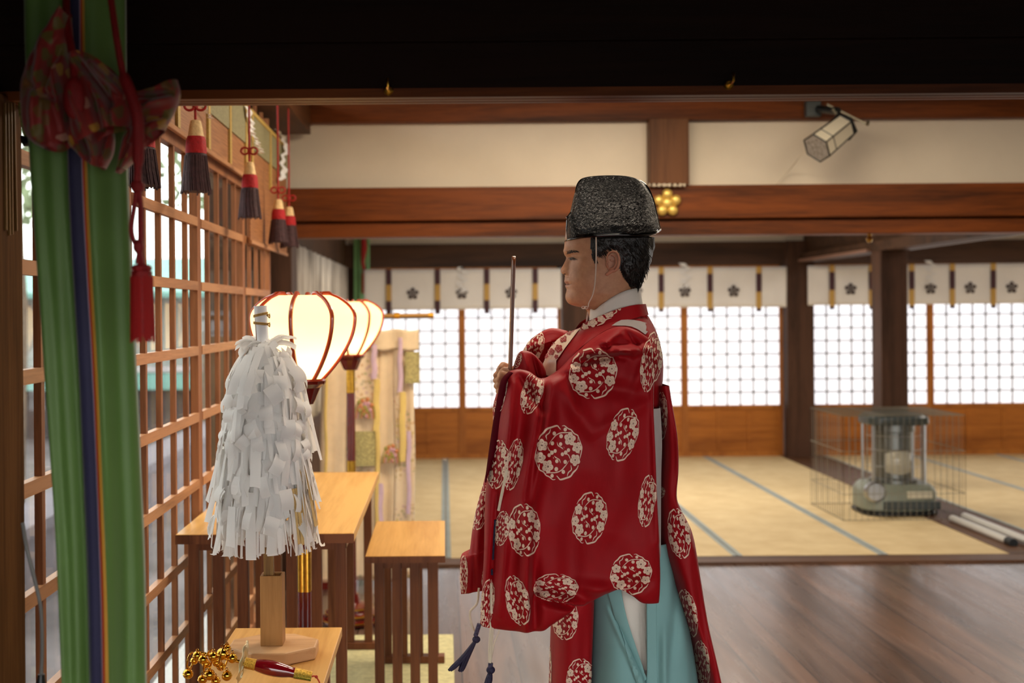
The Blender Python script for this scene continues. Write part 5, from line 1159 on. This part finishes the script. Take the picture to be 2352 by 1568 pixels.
# ---------------------------------------------------------------- blue trousers
M_teal = cloth('turquoise_hakama_cloth', '#7fabaa', .75, 900, .1, .06, 3, .08)
mb = MB(); mbw = MB()
HF = [((1380, 1370), (1468, 1568), .012, 5), ((1388, 1370), (1478, 1568), -.010, 5), ((1536, 1310), (1518, 1480), -.016, 12), ((1500, 1400), (1495, 1568), .016, 9), ((1400, 1450), (1410, 1700), .012, 24), ((1560, 1400), (1585, 1700), -.014, 10), ((1468, 1560), (1530, 1545), .008, 6)]
bag(mb, [(1352, 1230), (1430, 1228), (1530, 1230)], [(1330, 2016), (1450, 2018), (1640, 2012)], [(1352, 1230), (1355, 1350), (1350, 1568), (1340, 1800), (1330, 2016)], [(1530, 1230), (1546, 1330), (1574, 1430), (1596, 1568), (1615, 1750), (1640, 2012)], PY, lambda t: .15 + .07 * t, lambda t: .15 + .07 * t, 110, 150, HF, p=2.8, nz=.005, ns=.018)
V = [(1421, 1300), (1486, 1300), (1487, 1556), (1480, 1550), (1470, 1530), (1455, 1480), (1440, 1430), (1424, 1360)]
DHK = Drape(mb); nf, nmm = [], []
for f, m_ in zip(mb.f, mb.m):
    c = sum((mb.v[i] for i in f), Vector()) / len(f)
    if c.y < PY:
        a = c.x / c.y * F; b_ = -(c.z - CZ) / c.y * F; px, py = CX + a + ROLL * b_, CY + b_ - ROLL * a
        if inpoly(px, py, V): continue
    nf.append(f); nmm.append(m_)
mb.f, mb.m = nf, nmm; mb.build('hakama', M_teal, pr, solid=.002, angle=70)
bag(mbw, [(1360, 1240), (1430, 1238), (1520, 1240)], [(1345, 2005), (1450, 2008), (1620, 2005)], [(1360, 1240), (1362, 1568), (1345, 2005)], [(1520, 1240), (1560, 1430), (1620, 2005)], PY, lambda t: .118 + .07 * t, lambda t: .12 + .07 * t, 50, 60, [((1455, 1340), (1458, 1560), -.006, 4), ((1470, 1350), (1474, 1560), -.010, 5)], p=2.6, nz=.003)
mbw.build('white_under_robe', M_wk, pr)
for s in (-1, 1):
    mb = MB(); bag(mb, [(1405, 1985), (1440, 1970), (1500, 1975)], [(1330, 2030), (1400, 2032), (1500, 2030)], [(1405, 1985), (1350, 2005), (1330, 2030)], [(1500, 1975), (1504, 2000), (1500, 2030)], PY + s * .10, .042, .042, 30, 14, (), p=2.4, tp=6, nz=0); 
    for i, v in enumerate(mb.v): mb.v[i] = Vector((v.x, v.y, max(v.z, .002)))
    mb.build('white_sock', M_wk, pr)
mb = MB(); A_ = catmull([(1388, 1330, 0), (1424, 1450, 0), (1468, 1580, 0)], 50); B_ = catmull([(1422, 1325, 0), (1442, 1425, 0), (1486, 1558, 0)], 50); Pq = [(a.x + (b.x - a.x) * u / 8, a.y + (b.y - a.y) * u / 8) for a, b in zip(A_, B_) for u in range(9)]
DHK.lay(mb, Pq, [(i * 9 + j, i * 9 + j + 1, i * 9 + j + 10, i * 9 + j + 9) for i in range(49) for j in range(8)], .004, 0)
mb.build('hakama_overlap_band', M_teal, pr, fix=False, solid=.002)
mb = MB(); quad_patch(DHK, mb, (1484, 1330), (1506, 1330), (1510, 1575), (1486, 1575), .004, 0, 8, 40); mb.build('hakama_back_edge', M_teal, pr, fix=False, solid=.002)
# ---------------------------------------------------------------- sleeve cords and tassels
M_wc = plain('white_flat_cord', '#d9c8b0', .6); M_navy = plain('navy_tassel_cord', '#1d1636', .7, 0, 120, .3, .4); M_navw = plain('navy_white_cord', '#3d3550', .7, 0, 160, .9)
def cordp(name, pts, Y, w, m, r2=None):
    mb = MB(); C = catmull([at(x, y, Y + (q[0] if (q := z) else 0)) for x, y, *z in [(p[0], p[1]) + ((p[2:],) if len(p) > 2 else ()) for p in pts]], 30) if 0 else catmull([at(p[0], p[1], Y + (p[2] if len(p) > 2 else 0)) for p in pts], 30)
    mb.tube(C, w, 8); mb.build(name, m, pr)
def cord_on(name, pts, off, w, m):
    D = drapes['sleeve']; q = []
    for x, y in pts: h = D.hit(x, y, off); q.append(h if h else at(x, y, 2.955))
    mb = MB(); mb.tube(catmull(q, 24), w, 8); mb.build(name, m, pr)
cord_on('sleeve_cord', [(1164, 1078), (1160, 1100), (1153, 1140), (1147, 1172)], .002, .0036, M_wc)
cord_on('sleeve_cord', [(1137, 1193), (1136, 1225), (1133, 1284)], .002, .0026, M_navy); cord_on('sleeve_cord', [(1130, 1306), (1129, 1319)], .002, .0032, M_navy)
cord_on('sleeve_cord', [(1129, 1338), (1130, 1370), (1131, 1408)], .002, .0034, M_wc)
for k, dx in enumerate((-3, 0, 3.5)): cordp('hanging_cord', [(1130 + dx * .6, 1420), (1128 + dx, 1460), (1126 + dx, 1500), (1125 + dx * .3, 1525)], 2.985, .0020, M_wc)
cordp('hanging_cord', [(1150, 1425), (1146, 1450), (1136, 1475), (1131, 1500), (1127, 1522)], 3.0, .0016, M_wc)
cordp('hanging_cord', [(1100, 1350), (1096, 1385), (1080, 1405), (1084, 1435), (1092, 1452)], 3.3, .0030, M_wc)
def tassel2(a, b, c, ends, Y, label=None):
    mb = MB(); mb.tube([at(*a, Y), at(*b, Y)], .0062, 10); mb.build('cord_wrap', M_navw, pr)
    mb = MB(); mb.sphere(at(*c, Y), (.011, .009, .010), 12, 9); mb.build('cord_knot', M_navy, pr)
    for (x, y, s) in ends:
        mb = MB(); C0 = at(*c, Y); E = at(x, y, Y)
        for k in range(6):
            o = Vector((.004 * math.cos(k), .005 * math.sin(k), 0)); m = (C0 + E) / 2 + Vector((.004 * s, 0, -.003)) + o * 1.2; mb.tube(catmull([C0, m, E + o * 1.3], 10), [.0036, .004, .0042, .0042, .0042, .0042, .004, .004, .0038, .0022], 7)
        mb.build('tassel_end', M_navy, pr)
tassel2((1101, 1432), (1092, 1460), (1094, 1468), [(1034, 1539, 1), (1058, 1541, -1)], 3.28)
tassel2((1127, 1522), (1126, 1532), (1127, 1538), [(1110, 1585, 1), (1122, 1590, -1)], 2.985)
# ---------------------------------------------------------------- the baton
W_bat = wood('dark_polished_baton_wood', '#3a1b0e', '#7a4527', 'Z', 40, .05, .28, .05)
ba, bb = at(1180, 588, 3.118), at(1170, 905, 3.118); ba_t = thing('ritual_baton', tuple(bb), 'long thin polished wooden baton held upright in front of the face of the person', 'baton')
mb = MB(); ax = (ba - bb); N = 14; rows_ = []
for u, w in [(0, .019), (.3, .021), (.7, .024), (.93, .027), (.96, .0265), (.98, .023), (.993, .015), (1.0, .005)]:
    c = bb + ax * u; r = [Vector((c.x + .0052 * math.copysign(abs(math.cos(a)) ** .5, math.cos(a)), c.y + w * math.copysign(abs(math.sin(a)) ** .6, math.sin(a)), c.z)) for a in [2 * PI * k / 24 for k in range(24)]]; rows_.append(r)
mb.grid(rows_, 0, True); o = len(mb.v) - 24; mb.f.append(tuple(o + k for k in range(24))); mb.m.append(0); mb.f.append(tuple(o - 24 * 7 + k for k in range(24))); mb.m.append(0)
bo_ = mb.build('baton_blade', W_bat, ba_t)
# ================================================================ plum-crest curtains across the far screens
M_maku = cloth('white_hanging_cloth', '#f4f1ee', .85, nscale=3, var=.03); M_purp = plain('dark_purple_ribbon', '#4a2a33', .7); M_ygo = plain('gold_ribbon', '#c9a052', .6); M_crest = plain('plum_black_print', '#2e1518', .8)
def maku(x0, x1, ribbons, crests, yt, yb, label, order):
    Y = 12.26; t = thing('crest_curtain', tuple(at((x0 + x1) / 2, yb(x0), Y)), label, 'curtain', 'white crest curtains on the far wall')
    mb = MB(); n = max(8, int((x1 - x0) / 6)); P = []
    def yo(x): return .008 * math.sin(x * .055)
    for i in range(9):
        v = i / 8; P.append([(lambda p, x: Vector((p.x, Y - yo(x) * v, p.z)))(at(x0 + (x1 - x0) * j / n, yt(x0 + (x1 - x0) * j / n) * (1 - v) + yb(x0 + (x1 - x0) * j / n) * v if callable(yt) else 0, Y), x0 + (x1 - x0) * j / n) for j in range(n + 1)])
    mb.grid(P); mb.build('cloth', M_maku, t, solid=.002)
    for r in ribbons:
        mb = MB(); a, b = yt(r), yb(r) + 10; segs = [(a, a + .34 * (b - a)), (a + .34 * (b - a), a + .70 * (b - a)), (a + .70 * (b - a), b)] if order == 0 else [(a + .15 * (b - a), a + .56 * (b - a)), (a, a + .15 * (b - a)), (a + .93 * (b - a), b), (a + .56 * (b - a), a + .93 * (b - a))]
        for k, (p, q) in enumerate(segs):
            A, B = at(r - 6, q, Y), at(r + 6, p, Y); mb.box(A.x, B.x, Y - .018, Y - .014, A.z, B.z, (0, 1, 0, 1)[k])
        mb.build('ribbon', [M_purp, M_ygo], t, smooth=False)
    for c in crests:
        mb = MB(); C = at(c, yt(c) + .60 * (yb(c) - yt(c)), Y - .02)
        for k in range(5):
            a = PI / 2 + 2 * PI * k / 5; q = C + Vector((.042 * math.cos(a), 0, .042 * math.sin(a)))
            mb.lathe([(.0, -.001), (.0185, -.001), (.0185, .001), (0, .001)], n=20, M=Matrix.Translation(q) @ Matrix.Rotation(PI / 2, 4, 'X')); mb.bar(C, q, .006, .003)
            a += PI / 5; mb.bar(C + Vector((.012 * math.cos(a), -.001, .012 * math.sin(a))), C + Vector((.046 * math.cos(a), -.001, .046 * math.sin(a))), .005, .002)
        mb.lathe([(.0, -.001), (.012, -.001), (.012, .001), (0, .001)], n=16, M=Matrix.Translation(C) @ Matrix.Rotation(PI / 2, 4, 'X'))
        mb.build('plum_crest_print', M_crest, t, smooth=False)
lin = lambda a, b, p, q: (lambda x: a + (b - a) * (x - p) / (q - p))
maku(836, 1289, (893, 1005, 1118, 1229), (948, 1061, 1174), lin(619, 616, 836, 1289), lin(713, 708, 836, 1289), 'white curtain with dark plum crests left of the pillar, behind the lanterns', 0)
maku(1350, 1807, (1406, 1518, 1630, 1742), (1462, 1573, 1685), lin(615, 612, 1350, 1807), lin(707, 705, 1350, 1807), 'white curtain with dark plum crests behind the head of the person', 1)
maku(1855, 2560, (1910, 2001, 2093, 2186, 2280, 2372, 2465), (1954, 2046, 2138, 2229, 2324, 2418), lin(610, 604, 1855, 2352), lin(701, 697, 1855, 2352), 'white curtain with dark plum crests above the heater, behind the pillar', 1)
def shide(name, pts, w, Y, label, n=4, amp=.5):
    mb = MB(); P = catmull([(at(x, y, Y) if Y > 0 else atX(x, y, Y)) for x, y in pts], n * 6 + 1); R = []
    for i, p in enumerate(P): s = (1 if (i // 3) % 2 else -1) * w * amp * (1 + .5 * math.sin(i * 1.7 + pts[0][0])); h = w * (.5 + .15 * math.sin(i + pts[0][1])); ax_ = Vector((1, 0, 0)) if Y > 0 else Vector((.12, 1, 0)); o_ = Vector((0, -.002 - .003 * (i % 2), 0)) if Y > 0 else Vector((.003 + .008 * (i % 2), 0, 0)); R.append([p + ax_ * (s - h) + o_, p + ax_ * (s + h) + o_ * 1.5])
    mb.grid(R); return tag(mb.build(name, M_pap, smooth=False, solid=.0006), label, 'paper')
shide('paper_streamer', [(1061, 613), (1062, 640), (1059, 672)], .05, 12.238, 'small white folded paper streamer over the middle crest left of the pillar', 3)
shide('paper_streamer', [(1573, 604), (1575, 635), (1572, 662)], .05, 12.238, 'small white folded paper streamer over the crest right of the head of the person', 3)
shide('paper_streamer', [(2138, 598), (2138, 626), (2136, 652)], .05, 12.238, 'small white folded paper streamer over the crest above the heater', 3)
# patterned white hanging on the left side of the tatami room and green banner
def inkcloth():
    m, nt, b = _new('ink_streaked_cloth'); n = noise_node(nt, 9, 5, .6, (1, 1, .16)); r = ramp(nt, n.outputs['Fac'], [(.38, rgb('#8d857c')), (.5, rgb('#c9c2b8')), (.6, rgb('#e8e3da'))]); nt.links.new(r.outputs[0], b.inputs['Base Color']); _set(b, Roughness=.85); return m
mb = MB(); mb.grid([[(-.955 + .015 * math.sin(j * .9), 7.5 + 4.6 * j / 90, 1.95 - 1.2 * i / 6) for j in range(91)] for i in range(7)])
tag(mb.build('patterned_curtain', inkcloth(), solid=.003), 'white curtain with grey ink streaks on the left wall of the tatami room', 'curtain')
gb = thing('green_banner', tuple(at(830, 690, 12.37)), 'narrow green banner with red cord hanging at the far left corner', 'banner')
mb = MB(); P = [[at(813 + 36 * j / 8, 520 + 430 * i / 12, 12.37) + Vector((0, .012 * math.sin(j * 1.4), 0)) for j in range(9)] for i in range(13)]; mb.grid(P); mb.build('cloth', cloth('light_green_banner_silk', '#8fc98a', .7), gb, solid=.003)
M_rcord = plain('red_silk_cord', '#a11512', .6, 0, 200, .25, .3)
mb = MB(); mb.tube([at(834, 520, 12.3), at(836, 570, 12.28), at(833, 600, 12.3), at(837, 625, 12.3)], [.02, .035, .02, .02], 10); mb.build('cord', M_rcord, gb)
mb = MB(); mb.tube([at(838, 622, 12.3), at(838, 630, 12.3), at(838, 674, 12.3)], [.02, .032, .034], 12); mb.build('tassel', plain('vermilion_tassel', '#d1461a', .7), gb)
# ================================================================ bamboo blinds with brocade borders above the lattice
M_bamb = plain('orange_brown_bamboo_blind', '#b5703c', .6, 0, 0); 
def bamboo():
    m, nt, b = _new('split_bamboo_blind'); w = noise_node(nt, 260, 2, .5, (.02, .02, 1)); r = ramp(nt, w.outputs['Fac'], [(.3, rgb('#7d4d2a')), (.7, rgb('#ac7547'))]); nt.links.new(r.outputs[0], b.inputs['Base Color']); _set(b, Roughness=.55); bump(nt, b, w.outputs['Fac'], .3, .002); return m
M_bamb = bamboo(); M_gbro = plain('grey_green_brocade', '#8a8462', .7, 0, 120, .35, .3); M_gstr = plain('gold_brocade_strip', '#b99a4f', .6, 0, 160, .25, .3)
bx = -.868
def blind(y0, y1, zb, label, strips):
    t = thing('bamboo_blind', (bx, (y0 + y1) / 2, zb), label, 'blind', 'bamboo blinds above the lattice windows')
    mb = MB(); mb.box(bx - .006, bx, y0, y1, zb, 2.26); mb.build('bamboo_screen', M_bamb, t, smooth=False)
    mb = MB(); mb.box(bx - .008, bx + .008, y0, y1, zb - .012, zb + .006); mb.build('bottom_batten', W_laty, t, smooth=False, bevel=.003)
    mb = MB(); mb.box(bx - .004, bx + .006, y0, y1, 2.25, 2.41); mb.build('brocade_valance', M_gbro, t, smooth=False)
    mb = MB(); mb.box(bx - .006, bx + .010, y0, y1, 2.405, 2.425); mb.build('gold_border', M_gstr, t, smooth=False)
    for y in strips: mb = MB(); mb.box(bx, bx + .009, y - .02, y + .02, zb + .005 if zb > 2 else 2.12, 2.41); mb.build('brocade_strip', M_gstr, t, smooth=False)
blind(2.56, 5.44, 2.105, 'long bamboo blind with brocade valance above the near lattice windows', (2.62, 3.4, 3.98, 4.5, 4.95, 5.35))
blind(5.48, 6.75, 1.83, 'bamboo blind hanging lower beside the corner post', (5.52, 6.1))
M_hair1 = plain('dark_purple_tassel_hair', '#3c2226', .8, 0, 60, .35, .4); M_redt = plain('crimson_tassel_band', '#a3121a', .8, 0, 90, .25, .4); M_crt = plain('cream_tassel_top', '#e0c08c', .8, 0, 90, .15, .4)
def htassel(x, ytop, ybot, Y, label, loop=True):
    Y = .80 * F / (CX - x); c = at(x, ytop, Y); b = at(x, ybot, Y); H = c.z - b.z; xx = c.x
    t = thing('blind_tassel', (xx, Y, b.z), label, 'tassel', 'cream, red and purple tassels on the bamboo blinds')
    R = .034
    def ring(z, r): return [Vector((xx + r * math.cos(a) * (1 + .05 * math.sin(5 * a)), Y + r * math.sin(a), z)) for a in [2 * PI * k / 28 for k in range(28)]]
    def seg(name, prof, m):
        mb = MB(); mb.grid([ring(b.z + H * u, R * r) for u, r in prof], 0, True); o = len(mb.v); mb.f.append(tuple(range(28))); mb.m.append(0); mb.f.append(tuple(o - 28 + k for k in range(28))); mb.m.append(0); mb.build(name, m, t)
    seg('top', [(1.0, .30), (.99, .48), (.93, .58), (.80, .72), (.76, .78)], M_crt)
    seg('band', [(.77, .80), (.72, .92), (.56, 1.0), (.53, .98)], M_redt)
    seg('skirt', [(.54, .95), (.40, 1.08), (.15, 1.25), (.0, 1.35)], M_hair1)
    mb = MB(); rr = random.Random(int(x))
    for k in range(40): a = rr.uniform(0, 2 * PI); mb.tube([(xx + R * math.cos(a), Y + R * math.sin(a), b.z + H * .5), (xx + R * 1.2 * math.cos(a), Y + R * 1.2 * math.sin(a), b.z + H * .22), (xx + R * 1.4 * math.cos(a + .1), Y + R * 1.4 * math.sin(a + .1), b.z - rr.uniform(0, .01))], .0022, 4)
    mb.build('fringe', M_hair1, t)
    mb = MB(); mb.tube([(xx, Y, c.z), (xx, Y, 2.57)], .0045, 8)
    q = Vector((xx, Y, c.z + .045))
    for s in (-1, 1): mb.tube([q + Vector((s * .018 + .016 * math.cos(a) * s, -.004, .014 * math.sin(a))) for a in [2 * PI * k / 14 for k in range(14)]], .0045, 6, closed=True)
    mb.sphere(q, .010, 8, 6); mb.build('knotted_cord', M_rcord, t)
htassel(325, 262, 426, 3.35, 'tassel half hidden behind the brocade bow'); htassel(449, 276, 440, 4.12, 'tassel with red looped cord, right of the brocade bow')
htassel(573, 372, 499, 5.22, 'tassel hanging in the middle, where the two blinds meet'); htassel(639, 458, 556, 6.05, 'tassel on the lower blind, the left of the last two'); htassel(664, 475, 566, 6.62, 'tassel nearest the corner post, the last one')
shide('paper_streamer', [(568, 246), (572, 285), (583, 320), (598, 352)], .05, -.851, 'white paper streamer beside the middle tassel', 3, .3)
shide('paper_streamer', [(636, 300), (652, 330), (648, 370), (643, 415)], .075, -.851, 'bright white folded paper streamer above the last two tassels', 3, .35)
shide('paper_streamer', [(455, 240), (468, 255), (478, 272)], .03, -.851, 'short white paper streamer beside the looped red cord', 2, .4)
# ================================================================ bamboo strips and brocade edge at the near post
mb = MB(); 
t = thing('hanging_strips', tuple(atX(28, 540, -.86)), 'thin hanging wooden strips against the post at the left edge', 'strips')
for k, (x0, x1, yb) in enumerate(((10, 19, 528), (18, 24, 540), (24, 31, 538), (34, 43, 530))):
    mb = MB(); a, b = atX(10 + 7 * k, 236, -.8605), atX(x0 + 3, yb, -.8605); mb.bar(a, b, .006, .004); mb.build('strip', W_lat if 0 else wood('pale_strip_wood', '#5b3d1c', '#8a6534', 'Z', 20, .05, .5, .1), t, smooth=False)
t = thing('brocade_edge', tuple(at(62, 330, 2.35)), 'gold and green brocade strip with a black tassel beside the post', 'brocade')
mb = MB(); P = [[at(x + (14 - i * .7) * j / 4, y, 2.36) + Vector((0, -.006 * math.sin(j + i), 0)) for j in range(5)] for i, (x, y) in enumerate([(43, 236), (46, 262), (50, 285), (54, 305), (60, 322), (66, 340)])]
mb.grid(P); mb.build('strip', plain('gold_green_brocade', '#8f8a3c', .6, 0, 220, .6, .4), t, solid=.003)
mb = MB(); mb.tube([at(48, 312, 2.35), at(55, 320, 2.35), at(63, 331, 2.35), at(66, 335, 2.35)], [.002, .008, .008, .002], 8); mb.build('black_tassel', M_blk, t)
mb = MB(); P = catmull([at(52, 1200, 2.23), at(62, 1260, 2.22), at(82, 1340, 2.22), at(94, 1400, 2.22), at(97, 1480, 2.22), at(95, 1552, 2.22)], 30); mb.tube(P, .0036, 8)
t = thing('electric_cable', tuple(at(95, 1552, 2.22)), 'grey electric cable with a black plug running down by the left post', 'cable'); mb.build('cord', plain('grey_cable', '#6d6b68', .45), t)
mb = MB(); mb.tube([at(95, 1548, 2.22), at(94, 1575, 2.22), at(93, 1610, 2.22)], [.006, .010, .009], 10); mb.tube([at(93, 1610, 2.22), at(93, 2300, 2.22)], .0036, 8); mb.build('plug', M_blk, t)
# ================================================================ green curtain with striped band
cy = 2.12
ct = thing('green_curtain', tuple(at(210, 2100, cy)), 'tall green silk curtain with a dark purple and rainbow centre stripe', 'curtain')
M_green = cloth('green_silk', '#5a7c38', .55, 700, .1, .10, 3, .5)
stripes = [(.515, M_green), (.535, plain('tan_stripe', '#a06a4a', .7)), (.545, plain('navy_stripe', '#2c2a52', .7)), (.62, None), (.64, plain('lilac_stripe', '#a891a8', .7)), (.655, plain('orange_stripe', '#c0491c', .7)), (.668, plain('yellow_stripe', '#c9952c', .7))]
Lp = [(58, -110), (62, 100), (72, 330), (85, 520), (108, 800), (125, 1050), (140, 1280), (152, 1568), (158, 1800), (160, 2150)]
Rp = [(287, -110), (288, 120), (290, 330), (296, 520), (305, 780), (318, 1050), (327, 1300), (331, 1568), (333, 1800), (334, 2150)]
nv = 110; LL = catmull([(x, y, 0) for x, y in Lp], nv); RR = catmull([(x, y, 0) for x, y in Rp], nv)
GA, GB = [i / 34 for i in range(35)], [i / 22 for i in range(23)]; BB = [0, .04, .09, .15, .3, .45, .6, .72, .78, .84, .90, .95, 1.0]
cols = [('L', q) for q in GA] + [('B', q) for q in BB[1:]] + [('R', q) for q in GB[1:]]
def bandm(c):
    k, q = c
    if k != 'B': return 0
    return 1 if q <= .041 else (3 if q <= .091 else (2 if q <= .721 else (3 if q <= .781 else (4 if q <= .90 else 5))))
P = []
for i in range(nv):
    v = i / (nv - 1); row = []
    sa = .50 - .13 * min(1, v * 1.35); sb = .665 + .005 * v
    for (kd, q) in cols:
        s = q * sa if kd == 'L' else (sa + (sb - sa) * q if kd == 'B' else sb + (1 - sb) * q)
        x = LL[i].x + (RR[i].x - LL[i].x) * s; y = LL[i].y + (RR[i].y - LL[i].y) * s
        k = math.sin(PI * s) ** .5
        sh = s - .12 * v * math.sin(PI * s)
        d = .034 * k + .016 * math.sin(s * 2 * PI * 1.6 + 1.1 + v * .8) * (.3 + v) + .008 * math.sin(s * 2 * PI * 4.3 + v * 3) * (.2 + .8 * v) + noise.noise(Vector((s * 3, v * 6, 1))) * .006 + (.010 if kd == 'B' else 0)
        p = at(x, y, cy); row.append(Vector((p.x, cy - d, p.z)))
    P.append(row)
mb = MB(); mb.grid(P, mfun=lambda i, j: bandm(cols[j + 1]))
mb.build('silk', [M_green, plain('tan_stripe', '#8a5a42', .7), cloth('navy_stripe', '#2a2848', .7), plain('lilac_stripe', '#9c8a9e', .7), plain('orange_stripe', '#b8401a', .7), plain('yellow_stripe', '#c08a28', .7)], ct, solid=.003, angle=80)
mb = MB(); mb.box(at(40, 0, cy).x, at(330, 0, cy).x, cy - .03, cy + .02, 2.15, 2.18); mb.build('hanging_rail', W_black, ct, smooth=False)
# brocade bow
def bowmat():
    m, nt, b = _new('red_olive_brocade'); L = nt.links; _set(b, Roughness=.55, Sheen_Weight=.3)
    tc = nt.nodes.new('ShaderNodeTexCoord'); mp = nt.nodes.new('ShaderNodeMapping'); mp.inputs['Rotation'].default_value = (.4, .75, .3); L.new(tc.outputs['Object'], mp.inputs[0])
    v = nt.nodes.new('ShaderNodeTexVoronoi'); v.inputs['Scale'].default_value = 40; v.inputs['Randomness'].default_value = .55; L.new(mp.outputs[0], v.inputs['Vector'])
    v2 = nt.nodes.new('ShaderNodeTexVoronoi'); v2.inputs['Scale'].default_value = 40; v2.inputs['Randomness'].default_value = .55; v2.distance = 'MANHATTAN'; L.new(mp.outputs[0], v2.inputs['Vector'])
    c = ramp(nt, v.outputs['Color'], [(.0, rgb('#6a4a16')), (.30, rgb('#7a4a18')), (.44, rgb('#8e2412')), (.50, rgb('#b07c1e')), (.58, rgb('#6a4414')), (.66, rgb('#b8806c')), (.71, rgb('#6b5a1c'))]); c.color_ramp.interpolation = 'CONSTANT'
    g = nt.nodes.new('ShaderNodeMath'); g.operation = 'LESS_THAN'; g.inputs[1].default_value = .66; L.new(v2.outputs['Distance'], g.inputs[0])
    mx = nt.nodes.new('ShaderNodeMix'); mx.data_type = 'RGBA'; L.new(g.outputs[0], mx.inputs[0]); mx.inputs[6].default_value = rgb('#8c1a12'); L.new(c.outputs[0], mx.inputs[7])
    L.new(mx.outputs[2], b.inputs['Base Color']); w = noise_node(nt, 700, 2); bump(nt, b, w.outputs['Fac'], .2, .001); return m
M_bow = bowmat(); bo = thing('brocade_bow', tuple(at(230, 260, 2.0)), 'large red and olive brocade bow tied over the green curtain', 'bow')
def bpart(name, T, B, L, R, Y, fr, folds=(), **k):
    mb = MB(); bag(mb, T, B, L, R, Y, fr, .018, 64, 64, [(a, b, m_ * 1.7, w * .8) for a, b, m_, w in folds], p=2.4, nz=.012, ns=.035, **k); mb.build(name, M_bow, bo, angle=60)
bpart('upper_loop', [(148, 28), (156, 26), (162, 40)], [(108, 345), (140, 345), (168, 325)], [(148, 28), (108, 80), (70, 145), (52, 205), (58, 290), (75, 325), (108, 345)], [(162, 40), (167, 90), (164, 140), (172, 200), (166, 260), (168, 325)], 2.02, .045, [((120, 90), (95, 300), .014, 16), ((150, 120), (110, 230), -.014, 10), ((80, 200), (150, 240), -.012, 9), ((140, 150), (160, 300), .012, 10)])
bpart('lower_left_tail', [(160, 250), (190, 240), (235, 250)], [(190, 362), (225, 385), (243, 388)], [(160, 250), (154, 290), (160, 330), (190, 362)], [(235, 250), (262, 300), (262, 350), (243, 388)], 2.03, .035, [((175, 260), (215, 370), -.022, 8), ((200, 270), (240, 370), .015, 9), ((250, 300), (236, 380), -.015, 6)])
bpart('knot', [(160, 132), (205, 130), (245, 150), (275, 180)], [(172, 300), (200, 330), (250, 305), (300, 295)], [(160, 132), (170, 180), (160, 240), (172, 300)], [(275, 180), (300, 215), (308, 255), (300, 295)], 1.985, .05, [((190, 140), (270, 250), -.026, 9), ((175, 180), (215, 310), .016, 12), ((230, 160), (300, 230), .016, 9), ((215, 190), (245, 300), -.016, 8), ((260, 210), (270, 295), -.012, 6)])
bpart('lower_right_tail', [(285, 315), (310, 300), (345, 325)], [(268, 397), (274, 396), (285, 388)], [(285, 315), (274, 355), (268, 397)], [(345, 325), (318, 360), (285, 388)], 2.02, .02, [((310, 315), (278, 385), -.012, 7)])
bpart('right_loop', [(308, 222), (340, 215), (375, 203), (408, 184)], [(296, 330), (330, 335), (360, 310), (378, 300)], [(308, 222), (298, 260), (302, 300), (296, 330)], [(408, 184), (415, 215), (405, 250), (378, 300)], 2.0, .035, [((318, 228), (400, 220), -.018, 8), ((330, 260), (400, 235), .014, 9), ((310, 290), (385, 270), -.014, 8)])
M_rs = plain('red_cord_silk', '#8e0f10', .55, 0, 260, .25, .4)
rc = thing('red_tassel_cord', tuple(at(325, 780, 1.92)), 'long red cord with a thick red tassel hanging in front of the green curtain', 'cord')
mb = MB(); mb.tube(catmull([at(152, -60, 2.06), at(152, 0, 2.05), at(155, 60, 2.0), at(168, 140, 1.955), at(172, 220, 1.935), at(178, 260, 1.94)], 24), .0062, 10); mb.build('left_cord', M_rs, rc)
mb = MB(); mb.tube(catmull([at(245, -60, 1.96), at(255, 0, 1.95), at(268, 90, 1.93), at(283, 170, 1.92), at(300, 215, 1.91), at(316, 270, 1.905), at(318, 330, 1.91), at(316, 425, 1.92)], 40), [.0056] * 20 + [.0095] * 16 + [.0062] * 4, 12); mb.build('right_cord', M_rs, rc)
mb = MB(); mb.sphere(at(170, 225, 1.925), (.018, .012, .034), 14, 10); mb.build('tie_knot', M_rs, rc)
mb = MB(); mb.sphere(at(316, 428, 1.92), (.0115, .010, .011), 14, 10)
for s in (-1, 1): mb.tube(catmull([at(316 + 3 * s, 432, 1.92), at(316 + 7 * s, 470, 1.92), at(313 + 11 * s, 520, 1.92), at(315 + 9 * s, 550, 1.92), at(320 + 1 * s, 572, 1.92), at(322 + 6 * s, 606, 1.92)], 26), .0044, 8)
mb.build('looped_cord', M_rs, rc)
mb = MB(); mb.sphere(at(318, 566, 1.918), (.009, .008, .012), 12, 8); mb.build('lower_knot', M_rs, rc)
TT, TB = at(325, 606, 1.92), at(328, 778, 1.92)
mb = MB(); rows = []; hh = TT.z - TB.z
for u, r in ((0, .3), (.015, .75), (.04, .9), (.075, .9), (.085, .8), (.10, .92), (.5, 1.0), (.97, 1.05)):
    c = TT.lerp(TB, u); rows.append([Vector((c.x + .0175 * r * math.cos(a) * (1 + .03 * math.sin(9 * a)), c.y + .0175 * r * math.sin(a), c.z + (.004 * math.sin(7 * a) if u > .9 else 0))) for a in [2 * PI * k / 40 for k in range(40)]])
mb.grid(rows, 0, True); mb.build('tassel', plain('red_tassel_silk', '#9a1212', .6, 0, 120, .3, .5), rc)
mb = MB(); rr = random.Random(2)
for k in range(70): a = rr.uniform(0, 2 * PI); r = .0182; mb.tube([(TT.x + r * .92 * math.cos(a), TT.y + r * .92 * math.sin(a), TT.z - .02), (TB.x + r * 1.02 * math.cos(a), TB.y + r * 1.02 * math.sin(a), TB.z - rr.uniform(-.001, .006))], .0011, 4)
mb.build('tassel_threads', plain('red_tassel_thread', '#a81614', .6), rc)
